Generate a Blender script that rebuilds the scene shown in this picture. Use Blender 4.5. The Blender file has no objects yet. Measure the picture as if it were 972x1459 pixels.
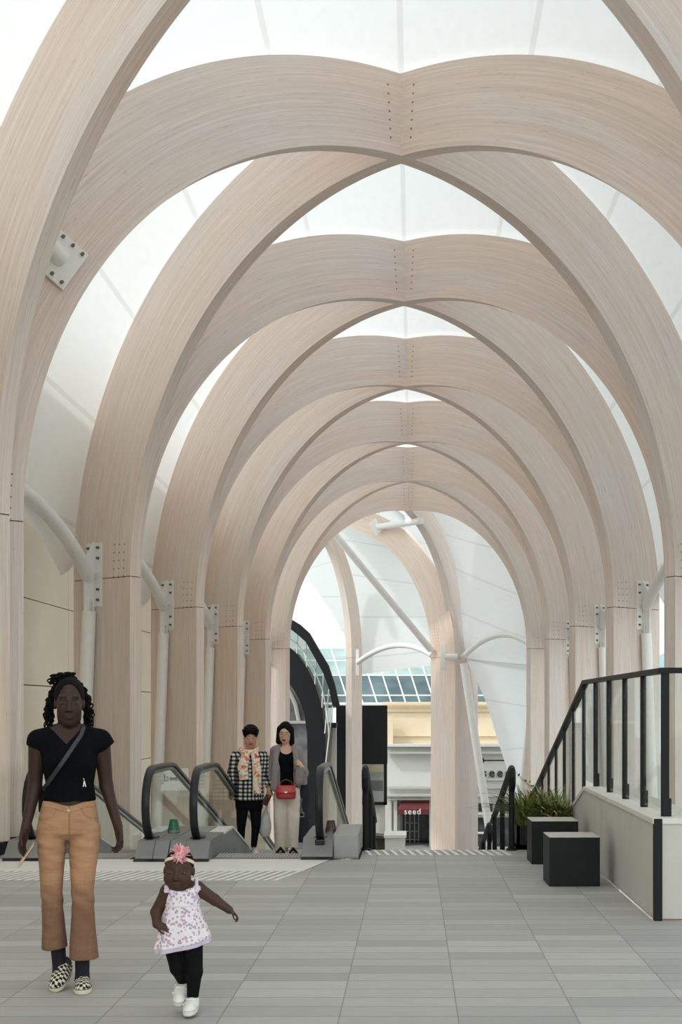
import bpy, bmesh, math, random
import numpy as np
from mathutils import Vector, Matrix
random.seed(7)
S = bpy.context.scene
COL = S.collection
PI = math.pi
# ------------------------------------------------------------------ camera
F, VX, VY, EYE = 1850.0, 588.0, 1008.0, 1.5
KD = F/1300     # all distances below were paced out for a shorter lens
cam = bpy.data.cameras.new('camera'); camo = bpy.data.objects.new('camera', cam); COL.objects.link(camo)
camo.location = (0, 0, EYE); camo.rotation_euler = (PI/2, 0, 0)
cam.sensor_width = 36; cam.lens = F/1459*36
cam.shift_x = -(VX-486)/1459; cam.shift_y = (VY-729.5)/1459
cam.clip_end = 500
S.camera = camo
def P(px, py, Y):
    Y = Y*KD
    return Vector(((px-VX)*Y/F, Y, EYE+(VY-py)*Y/F))
S.view_settings.view_transform = 'Standard'; S.view_settings.look = 'None'
S.view_settings.gamma = 1; S.view_settings.use_curve_mapping = False
S.view_settings.exposure = 0.34
S.cycles.use_denoising = True
S.cycles.max_bounces = 10; S.cycles.diffuse_bounces = 6; S.cycles.transparent_max_bounces = 24
S.cycles.sample_clamp_indirect = 6
# ------------------------------------------------------------------ object helpers
def link(o, parent=None):
    COL.objects.link(o)
    if parent is not None: o.parent = parent
    return o
def tag(o, label=None, cat=None, group=None, kind=None):
    if label: o['label'] = label
    if cat: o['category'] = cat
    if group: o['group'] = group
    if kind: o['kind'] = kind
    return o
def thing(name, label, cat, loc=(0, 0, 0), rz=0, group=None):
    o = bpy.data.objects.new(name, None); link(o)
    o.empty_display_size = .1
    o.location = loc; o.rotation_euler = (0, 0, rz)
    return tag(o, label, cat, group)
class MB:
    """collects verts / faces in world space, links as one mesh"""
    def __init__(s): s.v = []; s.f = []; s.uv = []; s.sm = []
    def add(s, vs, fs, smooth=False, uvs=None):
        b = len(s.v); s.v += [tuple(v) for v in vs]
        for i, f in enumerate(fs):
            s.f.append([b+k for k in f]); s.sm.append(smooth)
            s.uv.append(uvs[i] if uvs else [(0, 0)]*len(f))
        return s
    def box(s, a, b, rz=0, c=None):
        x0, y0, z0 = a; x1, y1, z1 = b
        vs = [Vector(p) for p in ((x0,y0,z0),(x1,y0,z0),(x1,y1,z0),(x0,y1,z0),(x0,y0,z1),(x1,y0,z1),(x1,y1,z1),(x0,y1,z1))]
        if rz:
            m = Vector(((x0+x1)/2, (y0+y1)/2, 0)); R = Matrix.Rotation(rz, 3, 'Z')
            vs = [R @ (v-m)+m for v in vs]
        return s.add(vs, [(0,3,2,1),(4,5,6,7),(0,1,5,4),(1,2,6,5),(2,3,7,6),(3,0,4,7)])
    def cbox(s, a, b, bev=.01):
        """box with bevelled edges"""
        bm = bmesh.new(); bmesh.ops.create_cube(bm, size=1)
        for v in bm.verts:
            v.co = Vector([a[i]+(v.co[i]+.5)*(b[i]-a[i]) for i in range(3)])
        bmesh.ops.bevel(bm, geom=bm.edges[:], offset=bev, segments=2, affect='EDGES', profile=.7)
        return s.addbm(bm)
    def addbm(s, bm, smooth=False):
        bm.verts.ensure_lookup_table()
        bm.verts.index_update()
        s.add([v.co.copy() for v in bm.verts], [[v.index for v in f.verts] for f in bm.faces], smooth); bm.free(); return s
    def prism(s, pts, d):
        """closed polygon pts (3D, planar) extruded by vector d"""
        d = Vector(d); n = len(pts); pts = [Vector(p) for p in pts]
        fs = [list(range(n))[::-1], list(range(n, 2*n))]+[(i, (i+1) % n, n+(i+1) % n, n+i) for i in range(n)]
        return s.add(pts+[p+d for p in pts], fs)
    def tube(s, pts, r, n=12, cap=True, smooth=True):
        pts = [Vector(p) for p in pts]; m = len(pts)
        rs = r if isinstance(r, (list, tuple)) else [r]*m
        T = []
        for i in range(m):
            t = (pts[min(i+1, m-1)]-pts[max(i-1, 0)])
            T.append(t.normalized() if t.length > 1e-9 else Vector((0, 0, 1)))
        up = Vector((0, 0, 1)) if abs(T[0].z) < .9 else Vector((1, 0, 0))
        a = T[0].cross(up).normalized(); vs = []
        for i in range(m):
            a = (a-T[i]*a.dot(T[i])).normalized(); b = T[i].cross(a)
            for k in range(n):
                th = 2*PI*k/n; vs.append(pts[i]+(a*math.cos(th)+b*math.sin(th))*rs[i])
        fs = [(i*n+k, i*n+(k+1) % n, (i+1)*n+(k+1) % n, (i+1)*n+k) for i in range(m-1) for k in range(n)]
        s.add(vs, fs, smooth)
        if cap:
            s.add(vs[:n], [list(range(n))[::-1]]); s.add(vs[-n:], [list(range(n))])
        return s
    def lathe(s, prof, c=(0, 0, 0), n=24, smooth=True):
        c = Vector(c); vs = []
        for r, z in prof:
            for k in range(n):
                th = 2*PI*k/n; vs.append(c+Vector((r*math.cos(th), r*math.sin(th), z)))
        fs = [(i*n+k, i*n+(k+1) % n, (i+1)*n+(k+1) % n, (i+1)*n+k) for i in range(len(prof)-1) for k in range(n)]
        return s.add(vs, fs, smooth)
    def sweep(s, pts, sec, side, smooth=False, closed=True):
        """sweep 2D section (a along side, b along normal) on pts; side = constant vector"""
        pts = [Vector(p) for p in pts]; side = Vector(side).normalized(); m = len(pts); n = len(sec); vs = []
        for i in range(m):
            t = (pts[min(i+1, m-1)]-pts[max(i-1, 0)]).normalized(); nn = side.cross(t).normalized()
            k = 1.0
            if 0 < i < m-1:
                c = (pts[i]-pts[i-1]).normalized().dot(t); k = 1/max(c, .5)
            for a, b in sec: vs.append(pts[i]+side*a+nn*b*k)
        fs = [(i*n+k, i*n+(k+1) % n, (i+1)*n+(k+1) % n, (i+1)*n+k) for i in range(m-1) for k in range(n)]
        s.add(vs, fs, smooth)
        s.add(vs[:n], [list(range(n))[::-1]]); s.add(vs[-n:], [list(range(n))])
        return s
    def build(s, name, mat, parent=None, origin=None, weld=True):
        """mesh data is in world space; parent (an Empty) may sit anywhere"""
        me = bpy.data.meshes.new(name)
        if parent is not None and origin is None:
            pw = parent
            M = Matrix.Identity(4)
            ch = []
            while pw is not None: ch.append(pw); pw = pw.parent
            for q in reversed(ch):
                M = M @ Matrix.LocRotScale(q.location, q.rotation_euler, q.scale)
            Mi = M.inverted()
            vs = [tuple(Mi @ Vector(v)) for v in s.v]
        elif origin is not None:
            vs = [(v[0]-origin[0], v[1]-origin[1], v[2]-origin[2]) for v in s.v]
        else: vs = s.v
        me.from_pydata(vs, [], s.f)
        uvl = me.uv_layers.new(name='UVMap')
        flat = [c for f in s.uv for uv in f for c in uv]
        uvl.data.foreach_set('uv', flat)
        me.polygons.foreach_set('use_smooth', s.sm)
        me.materials.append(mat); me.validate(); me.update()
        bm = bmesh.new(); bm.from_mesh(me)
        if weld: bmesh.ops.remove_doubles(bm, verts=bm.verts[:], dist=1e-4)
        bmesh.ops.recalc_face_normals(bm, faces=bm.faces[:]); bm.to_mesh(me); bm.free()
        if any(s.sm): me.set_sharp_from_angle(angle=math.radians(38))
        o = bpy.data.objects.new(name, me); link(o, parent)
        if origin is not None and parent is None: o.location = origin
        return o
def struct(name, mb, mat):
    o = mb.build(name, mat); o['kind'] = 'structure'; return o
# ------------------------------------------------------------------ materials
def srgb(r, g, b):
    return tuple((c/255/12.92 if c/255 <= .04045 else ((c/255+.055)/1.055)**2.4) for c in (r, g, b))+(1,)
class N:
    def __init__(s, name):
        s.m = bpy.data.materials.new(name); s.m.use_nodes = True
        s.t = s.m.node_tree; s.t.nodes.clear(); s.out = s.n('ShaderNodeOutputMaterial')
    def n(s, typ, **kw):
        x = s.t.nodes.new(typ)
        for k, v in kw.items():
            if k.startswith('i_'):
                key = k[2:]; key = int(key) if key.isdigit() else key.replace('_', ' ')
                x.inputs[key].default_value = v
            else: setattr(x, k, v)
        return x
    def l(s, a, b):
        s.t.links.new(a, b)
    def math(s, op, a, b=None, c=None):
        x = s.n('ShaderNodeMath', operation=op)
        for i, v in enumerate((a, b, c)):
            if v is None: continue
            if isinstance(v, (int, float)): x.inputs[i].default_value = v
            else: s.l(v, x.inputs[i])
        return x.outputs[0]
    def mix(s, fac, a, b, mode='MIX'):
        x = s.n('ShaderNodeMix', data_type='RGBA', blend_type=mode)
        for i, v in ((0, fac), (6, a), (7, b)):
            if isinstance(v, (int, float)): x.inputs[i].default_value = v
            elif isinstance(v, tuple): x.inputs[i].default_value = v
            else: s.l(v, x.inputs[i])
        return x.outputs[2]
    def noise(s, vec, scale, detail=3, rough=.55):
        x = s.n('ShaderNodeTexNoise'); x.inputs['Scale'].default_value = scale
        x.inputs['Detail'].default_value = detail; x.inputs['Roughness'].default_value = rough
        if vec is not None: s.l(vec, x.inputs['Vector'])
        return x.outputs['Fac']
    def mapping(s, vec, scale):
        x = s.n('ShaderNodeMapping'); x.inputs['Scale'].default_value = scale; s.l(vec, x.inputs['Vector']); return x.outputs[0]
    def ramp(s, fac, stops):
        x = s.n('ShaderNodeValToRGB'); e = x.color_ramp.elements
        while len(e) < len(stops): e.new(.5)
        for i, (p, c) in enumerate(stops): e[i].position = p; e[i].color = c
        s.l(fac, x.inputs[0]); return x.outputs[0]
    def obj(s): return s.n('ShaderNodeTexCoord').outputs['Object']
    def uv(s): return s.n('ShaderNodeTexCoord').outputs['UV']
    def bsdf(s, col, rough=.6, metal=0, bump=None, bstr=.2, bdist=.01, spec=.5):
        b = s.n('ShaderNodeBsdfPrincipled')
        if isinstance(col, tuple): b.inputs['Base Color'].default_value = col
        else: s.l(col, b.inputs['Base Color'])
        if isinstance(rough, (int, float)): b.inputs['Roughness'].default_value = rough
        else: s.l(rough, b.inputs['Roughness'])
        b.inputs['Metallic'].default_value = metal; b.inputs['Specular IOR Level'].default_value = spec
        if bump is not None:
            x = s.n('ShaderNodeBump'); x.inputs['Strength'].default_value = bstr; x.inputs['Distance'].default_value = bdist
            s.l(bump, x.inputs['Height']); s.l(x.outputs[0], b.inputs['Normal'])
        s.l(b.outputs[0], s.out.inputs[0]); s.b = b; return s.m
def plain(name, col, rough=.5, metal=0, var=.06, scale=9, bstr=.0, spec=.5):
    n = N(name); o = n.obj(); f = n.noise(o, scale, 4)
    dark = tuple(c*(1-var*2) for c in col[:3])+(1,); lite = tuple(min(1, c*(1+var)) for c in col[:3])+(1,)
    c = n.ramp(f, [(.3, dark), (.7, lite)])
    return n.bsdf(c, rough, metal, f if bstr else None, bstr, spec=spec)
M = {}
def wood_mat():
    n = N('whitewashed_timber'); uv = n.uv(); oi = n.n('ShaderNodeObjectInfo')
    sx = n.n('ShaderNodeVectorMath', operation='ADD'); n.l(uv, sx.inputs[0])
    cr = n.n('ShaderNodeCombineXYZ'); n.l(n.math('MULTIPLY', oi.outputs['Random'], 37.), cr.inputs[0]); n.l(n.math('MULTIPLY', oi.outputs['Random'], 11.), cr.inputs[2]); n.l(cr.outputs[0], sx.inputs[1])
    v = sx.outputs[0]
    g1 = n.noise(n.mapping(v, (.55, 30, 1)), 1.0, 5, .6)
    g2 = n.noise(n.mapping(v, (1.5, 110, 1)), 1.0, 3, .6)
    g3 = n.noise(n.mapping(v, (.35, 1.6, 1)), 1.0, 3, .5)
    kn = n.noise(n.mapping(v, (6., 60, 1)), 1.0, 2, .5)
    base = n.mix(n.ramp(g3, [(.36, (0,0,0,1)), (.66, (1,1,1,1))]), srgb(238, 223, 212), srgb(230, 226, 224))
    base = n.mix(n.math('MULTIPLY', n.ramp(g1, [(.38, (1,1,1,1)), (.62, (0,0,0,1))]), .46), base, srgb(212, 190, 176))
    base = n.mix(n.math('MULTIPLY', n.ramp(g2, [(.4, (1,1,1,1)), (.6, (0,0,0,1))]), .36), base, srgb(200, 180, 166))
    base = n.mix(n.math('MULTIPLY', n.ramp(kn, [(.66, (0,0,0,1)), (.74, (1,1,1,1))]), .40), base, srgb(170, 140, 120))
    sp = n.n('ShaderNodeSeparateXYZ'); n.l(uv, sp.inputs[0])
    lam = n.math('FRACT', n.math('MULTIPLY', sp.outputs[1], 22.))
    ll = n.math('LESS_THAN', lam, .07)
    base = n.mix(n.math('MULTIPLY', ll, .10), base, srgb(150, 126, 110))
    U, V = sp.outputs[0], sp.outputs[1]
    def dots(uc, pu, v0, pv, u0, u1, vlo, vhi, r):
        du = n.math('MULTIPLY', n.math('SUBTRACT', n.math('FRACT', n.math('ADD', n.math('DIVIDE', n.math('SUBTRACT', U, uc), pu), .5)), .5), pu)
        dv = n.math('MULTIPLY', n.math('SUBTRACT', n.math('FRACT', n.math('ADD', n.math('DIVIDE', n.math('SUBTRACT', V, v0), pv), .5)), .5), pv)
        rr = n.math('LESS_THAN', n.math('ADD', n.math('MULTIPLY', du, du), n.math('MULTIPLY', dv, dv)), r*r)
        for a, b, op in ((U, u0, 'GREATER_THAN'), (U, u1, 'LESS_THAN'), (V, vlo, 'GREATER_THAN'), (V, vhi, 'LESS_THAN')): rr = n.math('MULTIPLY', rr, n.math(op, a, b))
        return rr
    dd = n.math('MAXIMUM', dots(.19, .2, .2, .11, .1, .28, .15, .93, .013), dots(DOT_L, .13, .12, .09, DOT_L-.6, DOT_L+.06, .07, .36, .012))
    base = n.mix(n.math('MULTIPLY', dd, .8), base, srgb(88, 72, 62))
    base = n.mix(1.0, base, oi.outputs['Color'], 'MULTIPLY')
    return n.bsdf(base, .62, 0, g1, .12, .004, spec=.3)
DOT_L = 7.9
M['wood'] = wood_mat()
def membrane_mat():
    n = N('white_membrane'); uv = n.uv(); sp = n.n('ShaderNodeSeparateXYZ'); n.l(uv, sp.inputs[0])
    fr = n.math('ABSOLUTE', n.math('SUBTRACT', n.math('FRACT', n.math('ADD', n.math('DIVIDE', sp.outputs[1], 1.62), .5)), .5))
    seam = n.math('LESS_THAN', fr, .022)
    weave = n.noise(n.mapping(uv, (3, 8, 1)), 1.0, 4)
    col = n.mix(n.math('MULTIPLY', seam, .30), n.ramp(weave, [(.3, (.895, .895, .885, 1)), (.7, (.925, .925, .915, 1))]), (.55, .53, .50, 1))
    d = n.n('ShaderNodeBsdfDiffuse'); t = n.n('ShaderNodeBsdfTranslucent')
    n.l(col, d.inputs[0]); n.l(n.mix(1.0, col, (.88, .88, .88, 1), 'MULTIPLY'), t.inputs[0])
    mx = n.n('ShaderNodeMixShader'); mx.inputs[0].default_value = .5
    n.l(d.outputs[0], mx.inputs[1]); n.l(t.outputs[0], mx.inputs[2]); n.l(mx.outputs[0], n.out.inputs[0])
    return n.m
M['membrane'] = membrane_mat()
def floor_mat():
    n = N('bluestone_planks'); o = n.obj()
    mp = n.n('ShaderNodeMapping'); mp.inputs['Location'].default_value = (-.02+.57*40, .05, 0); n.l(o, mp.inputs[0])
    sp = n.n('ShaderNodeSeparateXYZ'); n.l(mp.outputs[0], sp.inputs[0])
    cx = n.math('DIVIDE', sp.outputs[0], .575); cy = n.math('DIVIDE', sp.outputs[1], .205)
    row = n.math('FLOOR', cy); ccol = n.math('FLOOR', cx)
    cb = n.n('ShaderNodeCombineXYZ'); n.l(row, cb.inputs[1]); n.l(ccol, cb.inputs[0])
    wn = n.n('ShaderNodeTexWhiteNoise', noise_dimensions='3D'); n.l(cb.outputs[0], wn.inputs[0])
    big = n.noise(o, .9, 4, .6); fine = n.noise(n.mapping(o, (6, 30, 1)), 1.0, 4, .6); sp2 = n.noise(o, 70, 3)
    c = n.ramp(wn.outputs[0], [(0, srgb(155, 153, 150)), (.5, srgb(168, 165, 162)), (1, srgb(184, 181, 177))])
    c = n.mix(n.math('MULTIPLY', n.ramp(big, [(.35, (1,1,1,1)), (.65, (0,0,0,1))]), .25), c, srgb(160, 157, 155))
    c = n.mix(n.math('MULTIPLY', n.ramp(fine, [(.35, (1,1,1,1)), (.6, (0,0,0,1))]), .26), c, srgb(146, 143, 140))
    c = n.mix(n.math('MULTIPLY', sp2, .15), c, srgb(208, 205, 200))
    fx = n.math('ABSOLUTE', n.math('SUBTRACT', n.math('FRACT', cx), .5)); fy = n.math('ABSOLUTE', n.math('SUBTRACT', n.math('FRACT', cy), .5))
    jx = n.math('GREATER_THAN', fx, .4945); jy = n.math('GREATER_THAN', fy, .476)
    j = n.math('MAXIMUM', jx, jy)
    c = n.mix(n.math('MULTIPLY', j, .62), c, srgb(104, 100, 96))
    return n.bsdf(c, .62, 0, n.math('SUBTRACT', fine, j), .25, .004, spec=.35)
M['floor'] = floor_mat()
def glass_mat(name, tint, refl=.08):
    n = N(name); t = n.n('ShaderNodeBsdfTransparent'); t.inputs[0].default_value = tint
    g = n.n('ShaderNodeBsdfGlossy'); g.inputs['Roughness'].default_value = .02; g.inputs[0].default_value = (.95, 1, .97, 1)
    lw = n.n('ShaderNodeLayerWeight'); lw.inputs[0].default_value = .5
    m = n.n('ShaderNodeMixShader'); n.l(n.math('ADD', n.math('MULTIPLY', n.math('POWER', lw.outputs['Facing'], 5.), .30), refl), m.inputs[0])
    n.l(t.outputs[0], m.inputs[1]); n.l(g.outputs[0], m.inputs[2]); n.l(m.outputs[0], n.out.inputs[0]); return n.m
M['glass'] = glass_mat('clear_glass', (.93, .955, .94, 1), .015)
M['glass_dark'] = glass_mat('smoked_glass', (.66, .70, .68, 1), .06)
M['white'] = plain('white_painted_steel', srgb(236, 234, 230), .35, 0, .02)
M['steel'] = plain('galvanised_steel', srgb(205, 203, 198), .4, .3, .05, 25)
M['bolt'] = plain('bolt_steel', srgb(110, 104, 98), .4, .7, .1)
M['dark_joint'] = plain('dark_joint', srgb(70, 58, 50), .8)
M['black'] = plain('black_powder_coat', srgb(22, 24, 26), .5, 0, .08, 6, spec=.25)
M['rubber'] = plain('black_rubber', srgb(24, 25, 27), .35, 0, .08, 12, spec=.35)
M['cladding'] = plain('light_grey_cladding', srgb(200, 195, 189), .6, 0, .03, 3)
M['beige'] = plain('beige_panel', srgb(236, 222, 202), .55, 0, .03, 1.2)
M['brushed'] = plain('brushed_steel', srgb(140, 140, 140), .38, .6, .06, 20)
M['grey_box'] = plain('grey_metal_casing', srgb(128, 126, 124), .5, .2, .05, 5)
M['landing'] = plain('pale_landing_plate', srgb(226, 222, 216), .5, .0, .03, 5)
M['strip'] = plain('tactile_white', srgb(232, 228, 220), .6)
M['concrete'] = plain('pale_concrete', srgb(176, 172, 166), .8, 0, .06, 2)
M['asphalt'] = plain('lower_street', srgb(150, 148, 145), .85, 0, .08, 1)
# ------------------------------------------------------------------ world & sun
w = bpy.data.worlds.new('sky'); S.world = w; w.use_nodes = True
nt = w.node_tree; nt.nodes.clear()
bg = nt.nodes.new('ShaderNodeBackground'); wo = nt.nodes.new('ShaderNodeOutputWorld'); nt.links.new(bg.outputs[0], wo.inputs[0])
tc = nt.nodes.new('ShaderNodeTexCoord'); sx = nt.nodes.new('ShaderNodeSeparateXYZ'); nt.links.new(tc.outputs['Generated'], sx.inputs[0])
cr = nt.nodes.new('ShaderNodeValToRGB'); nt.links.new(sx.outputs[2], cr.inputs[0])
e = cr.color_ramp.elements
e[0].position = 0; e[0].color = (.86, .90, .90, 1); e[1].position = .6; e[1].color = (.80, .87, .90, 1)
e.new(.12).color = (.80, .92, .87, 1)
# sky brightened behind and left of the viewer, added as front fill
dv = nt.nodes.new('ShaderNodeVectorMath'); dv.operation = 'DOT_PRODUCT'; nt.links.new(tc.outputs['Generated'], dv.inputs[0]); dv.inputs[1].default_value = Vector((-.50, -.80, .33)).normalized()
mr = nt.nodes.new('ShaderNodeMapRange'); mr.inputs[1].default_value = -.1; mr.inputs[2].default_value = .9; mr.inputs[3].default_value = 1.0; mr.inputs[4].default_value = 2.2
nt.links.new(dv.outputs['Value'], mr.inputs[0])
nt.links.new(cr.outputs[0], bg.inputs[0]); nt.links.new(mr.outputs[0], bg.inputs[1])
sun = bpy.data.lights.new('sun', 'SUN'); sun.energy = 1.0; sun.angle = math.radians(3); sun.color = (1, .985, .96)
suno = bpy.data.objects.new('sun', sun); link(suno); suno.rotation_euler = Vector((.56, .44, -.70)).to_track_quat('-Z', 'Y').to_euler()
# ------------------------------------------------------------------ floor and ground
MOD, W, ZS, BH, CX, DEP, TH = 4.2*KD, 4.04, 3.48, 5.08, -.15, 1.05, .20
GZ = -5.5
TAN = .37/KD
fl = MB()
for x0, y0, x1, y1 in ((-9, -5, 6, 6.42), (-9, 6.42, 1.69, 9.0), (-9, 9.0, -3.96, 11.2), (-.52, 9.0, 1.69, 9.62), (1.12, 9.62, 1.69, 10.5)):
    a, b = (x0, y0*KD, -.4), (x1, y1*KD, 0)
    fl.box(a, b)
struct('floor', fl, M['floor'])
g = MB(); g.add([(-300, -300, GZ), (300, -300, GZ), (300, 300, GZ), (-300, 300, GZ)], [(0, 1, 2, 3)])
struct('floor_lower_street', g, M['asphalt'])
# landing plate in front of the escalators
lp = MB(); lp.add([(-4.3, 8.36*KD, .004), (-1.0, 8.36*KD, .004), (-.80, 9.0*KD, .004), (-4.3, 9.0*KD, .004)], [(0, 1, 2, 3)])
lp.add([(-4.3, 8.36*KD, 0), (-1.0, 8.36*KD, 0), (-1.0, 8.36*KD, .004), (-4.3, 8.36*KD, .004)], [(0, 1, 2, 3)])
tag(lp.build('landing_plate', M['landing']), 'pale metal landing plate on the floor in front of both escalators', 'floor plate')
def tactile(name, x0, x1, y0, y1, pitch, slant, wid, label):
    t = MB(); x = x0; y0 *= KD; y1 *= KD
    while x < x1:
        t.prism([(x, y0, .001), (x+wid, y0, .001), (x+wid+slant, y1, .001), (x+slant, y1, .001)], (0, 0, .005)); x += pitch
    return tag(t.build(name, M['strip']), label, 'tactile strip')
tactile('tactile_strip', -4.2, -1.16, 7.9, 8.33, .083, .16, .034, 'strip of white diagonal warning bars on the paving before the escalators')
tactile('tactile_strip', -.44, 1.02, 9.25, 9.58, .088, -.07, .036, 'strip of white diagonal warning bars along the top edge of the stairs')
# ------------------------------------------------------------------ timber ribs
def profile(a, b, z0, dep, n=72):
    """(u,z) inner and outer, from crown to springing"""
    out = []
    for i in range(n+1):
        th = PI/2*(1-i/n)
        c, s = math.cos(th), math.sin(th)
        ui, zi = a*c, z0+b*s
        nx, nz = c/a, s/b; L = math.hypot(nx, nz); nx /= L; nz /= L
        if i == 0: nx, nz = 0, 1
        out.append((ui, zi, ui+nx*dep, zi+nz*dep))
    return out
def rib(name, label, base_xy, node, sgn, t, a=W, b=BH, z0=ZS, dep=DEP, th=TH, zbot=GZ, ucut=None, color=(1, 1, 1, 1), cx=CX, group=None, yoff=0, dots=True, crown_dots=True):
    """node Y at crown; plane Y = node + t*u"""
    e_ = thing(name, label, 'timber arch rib', (base_xy[0], base_xy[1], zbot), group=group)
    dY = th/2*math.sqrt(1+t*t)
    pr = profile(a, b, z0, dep)
    te = t+yoff/a; Lt = math.sqrt(1+te*te)
    def pt(u, z, k):
        y = node+te*u if u <= a else node+t*u+yoff
        if u < 1e-6: return (cx, y+k*dY, z)          # mitred at the crown
        h = k*dY/math.sqrt(1+t*t)
        return (cx+sgn*u-sgn*te/Lt*h, y+h/Lt, z)
    def strips(prof, mb, ulen0=0):
        n = len(prof); L = ulen0; Ls = []
        for i in range(n):
            if i: L += math.hypot(prof[i][0]-prof[i-1][0], prof[i][1]-prof[i-1][1])*1.1
            Ls.append(L)
        for k in (-1, 1):   # faces
            vs = []; fs = []; uvs = []
            for i, (ui, zi, uo, zo) in enumerate(prof): vs += [pt(ui, zi, k), pt(uo, zo, k)]
            for i in range(n-1):
                fs.append((2*i, 2*i+1, 2*i+3, 2*i+2))
                d0 = math.hypot(prof[i][2]-prof[i][0], prof[i][3]-prof[i][1]); d1 = math.hypot(prof[i+1][2]-prof[i+1][0], prof[i+1][3]-prof[i+1][1])
                uvs.append([(Ls[i], 0), (Ls[i], d0), (Ls[i+1], d1), (Ls[i+1], 0)])
            mb.add(vs, fs, True, uvs)
        for q in (0, 2):    # intrados, extrados
            vs = []; fs = []; uvs = []
            for i, p in enumerate(prof): vs += [pt(p[q], p[q+1], -1), pt(p[q], p[q+1], 1)]
            for i in range(n-1):
                fs.append((2*i, 2*i+1, 2*i+3, 2*i+2)); uvs.append([(Ls[i], 3+q), (Ls[i], 3.2+q), (Ls[i+1], 3.2+q), (Ls[i+1], 3+q)])
            mb.add(vs, fs, True, uvs)
        for i in (0, n-1):  # ends
            p = prof[i]; mb.add([pt(p[0], p[1], -1), pt(p[2], p[3], -1), pt(p[2], p[3], 1), pt(p[0], p[1], 1)], [(0, 1, 2, 3)])
        return L
    if ucut is not None:
        q = []
        for ui, zi, uo, zo in pr:
            if uo > ucut:
                s_ = max(0.02, (ucut-ui)/max(1e-6, uo-ui)); uo, zo = ui+(uo-ui)*s_, zi+(zo-zi)*s_
            q.append((ui, zi, uo, zo))
        pr = q
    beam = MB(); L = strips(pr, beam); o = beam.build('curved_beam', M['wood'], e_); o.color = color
    last = pr[-1]
    cprof = [(last[0], z0-.012-(z0-.012-zbot)*i/4, last[2], z0-.012-(z0-.012-zbot)*i/4) for i in range(5)]
    colm = MB(); strips(cprof, colm, L); o2 = colm.build('column', M['wood'], e_)
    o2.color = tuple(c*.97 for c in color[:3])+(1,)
    j = MB(); jp = [(last[0]+.006, z0, last[2]-.006, z0), (last[0]+.006, z0-.012, last[2]-.006, z0-.012)]
    dYs = dY; dY = dY-.006; strips(jp, j); dY = dYs
    j.build('joint_plate', M['dark_joint'], e_)
    return e_
TT = (MOD/2)/W
node = lambda i: (i+1.8)*MOD
base = lambda i: (i+1.3)*MOD
ordn = ['front-most', 'second', 'third', 'fourth', 'fifth', 'sixth', 'seventh']
rc = random.Random(3)
def tint(warm):  # side light put into wood tone plus variation
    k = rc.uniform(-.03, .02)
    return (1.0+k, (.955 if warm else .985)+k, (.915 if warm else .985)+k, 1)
for i in range(0, 7):
    for sgn, sd in ((-1, 'left'), (1, 'right')):
        if i >= 1:
            lab = {('left', 1): 'grey timber rib, left half of the nearest full arch, with a bolted steel plate',
                   ('right', 1): 'warm blond timber rib, right half of the nearest full arch',
                   }.get((sd, i), f'wide-faced pale timber rib, {sd} half of the {ordn[i-1]} full crown arch from the front')
            if i == 6: lab = f'{sd} half of the last and smallest timber arch at the far end of the vault'
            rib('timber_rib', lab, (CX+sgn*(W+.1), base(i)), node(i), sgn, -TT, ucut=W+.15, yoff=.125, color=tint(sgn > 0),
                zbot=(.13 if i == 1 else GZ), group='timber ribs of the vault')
        if i <= 5:
            lab = f'dark-edged timber rib sweeping away on the {sd}, {ordn[i]} of its kind from the front'
            if i == 0: lab = f'closest timber rib, cut off by the top {sd} corner, dark brown underside edge'
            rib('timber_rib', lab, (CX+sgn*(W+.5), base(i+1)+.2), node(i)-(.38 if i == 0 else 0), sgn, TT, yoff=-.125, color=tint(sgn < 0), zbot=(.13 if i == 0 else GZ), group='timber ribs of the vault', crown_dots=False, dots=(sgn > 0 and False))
# black plinth below the nearest left columns
pb = MB(); pb.box((CX-W-1.2, base(1)-.95, 0), (CX-W+.02, base(1)+.7, .124)); tag(pb.build('column_plinth', M['black']), 'black plinth under the nearest left timber column', 'plinth')
# ribs of the bay that turns away beyond the vault
def rib_px(name, label, x_in, a_px, b_px, Yb, Ya, color, thk=.19, dep=1.0, side=1):
    Yb *= KD; Ya *= KD; sb, sa = F/Yb, F/Ya
    Xb = (x_in-VX)/sb; Xa = (x_in-a_px-VX)/sa
    z0 = EYE+(VY-937)/sb; b = EYE+(VY-(937-b_px))/sa-z0
    a = Xb-Xa
    return rib(name, label, (Xb, Yb), Ya, 1, (Yb-Ya)/a, a=a, b=b, z0=z0, dep=dep, th=thk, cx=Xa, color=color, group='timber ribs beyond the vault', dots=False)
rib_px('timber_rib', 'grey shaded timber rib, rightmost of the ribs beyond the last arch', 645, 100, 230, 35.3, 33.0, (.9, .9, .92, 1), thk=.34, dep=.9)  # shade on this rib put into its greyer, darker colour
rib_px('timber_rib', 'broad warm wide-faced timber rib beyond the last arch, left of the grey one', 616, 150, 187, 35.6, 37.8, (1, .93, .88, 1), dep=.92)
rib_px('timber_rib', 'slender timber rib beyond the last arch, between black sign panel and escalator', 497, 62, 190, 39.4, 37.4, (1, .97, .94, 1), thk=.3, dep=.42)
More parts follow.
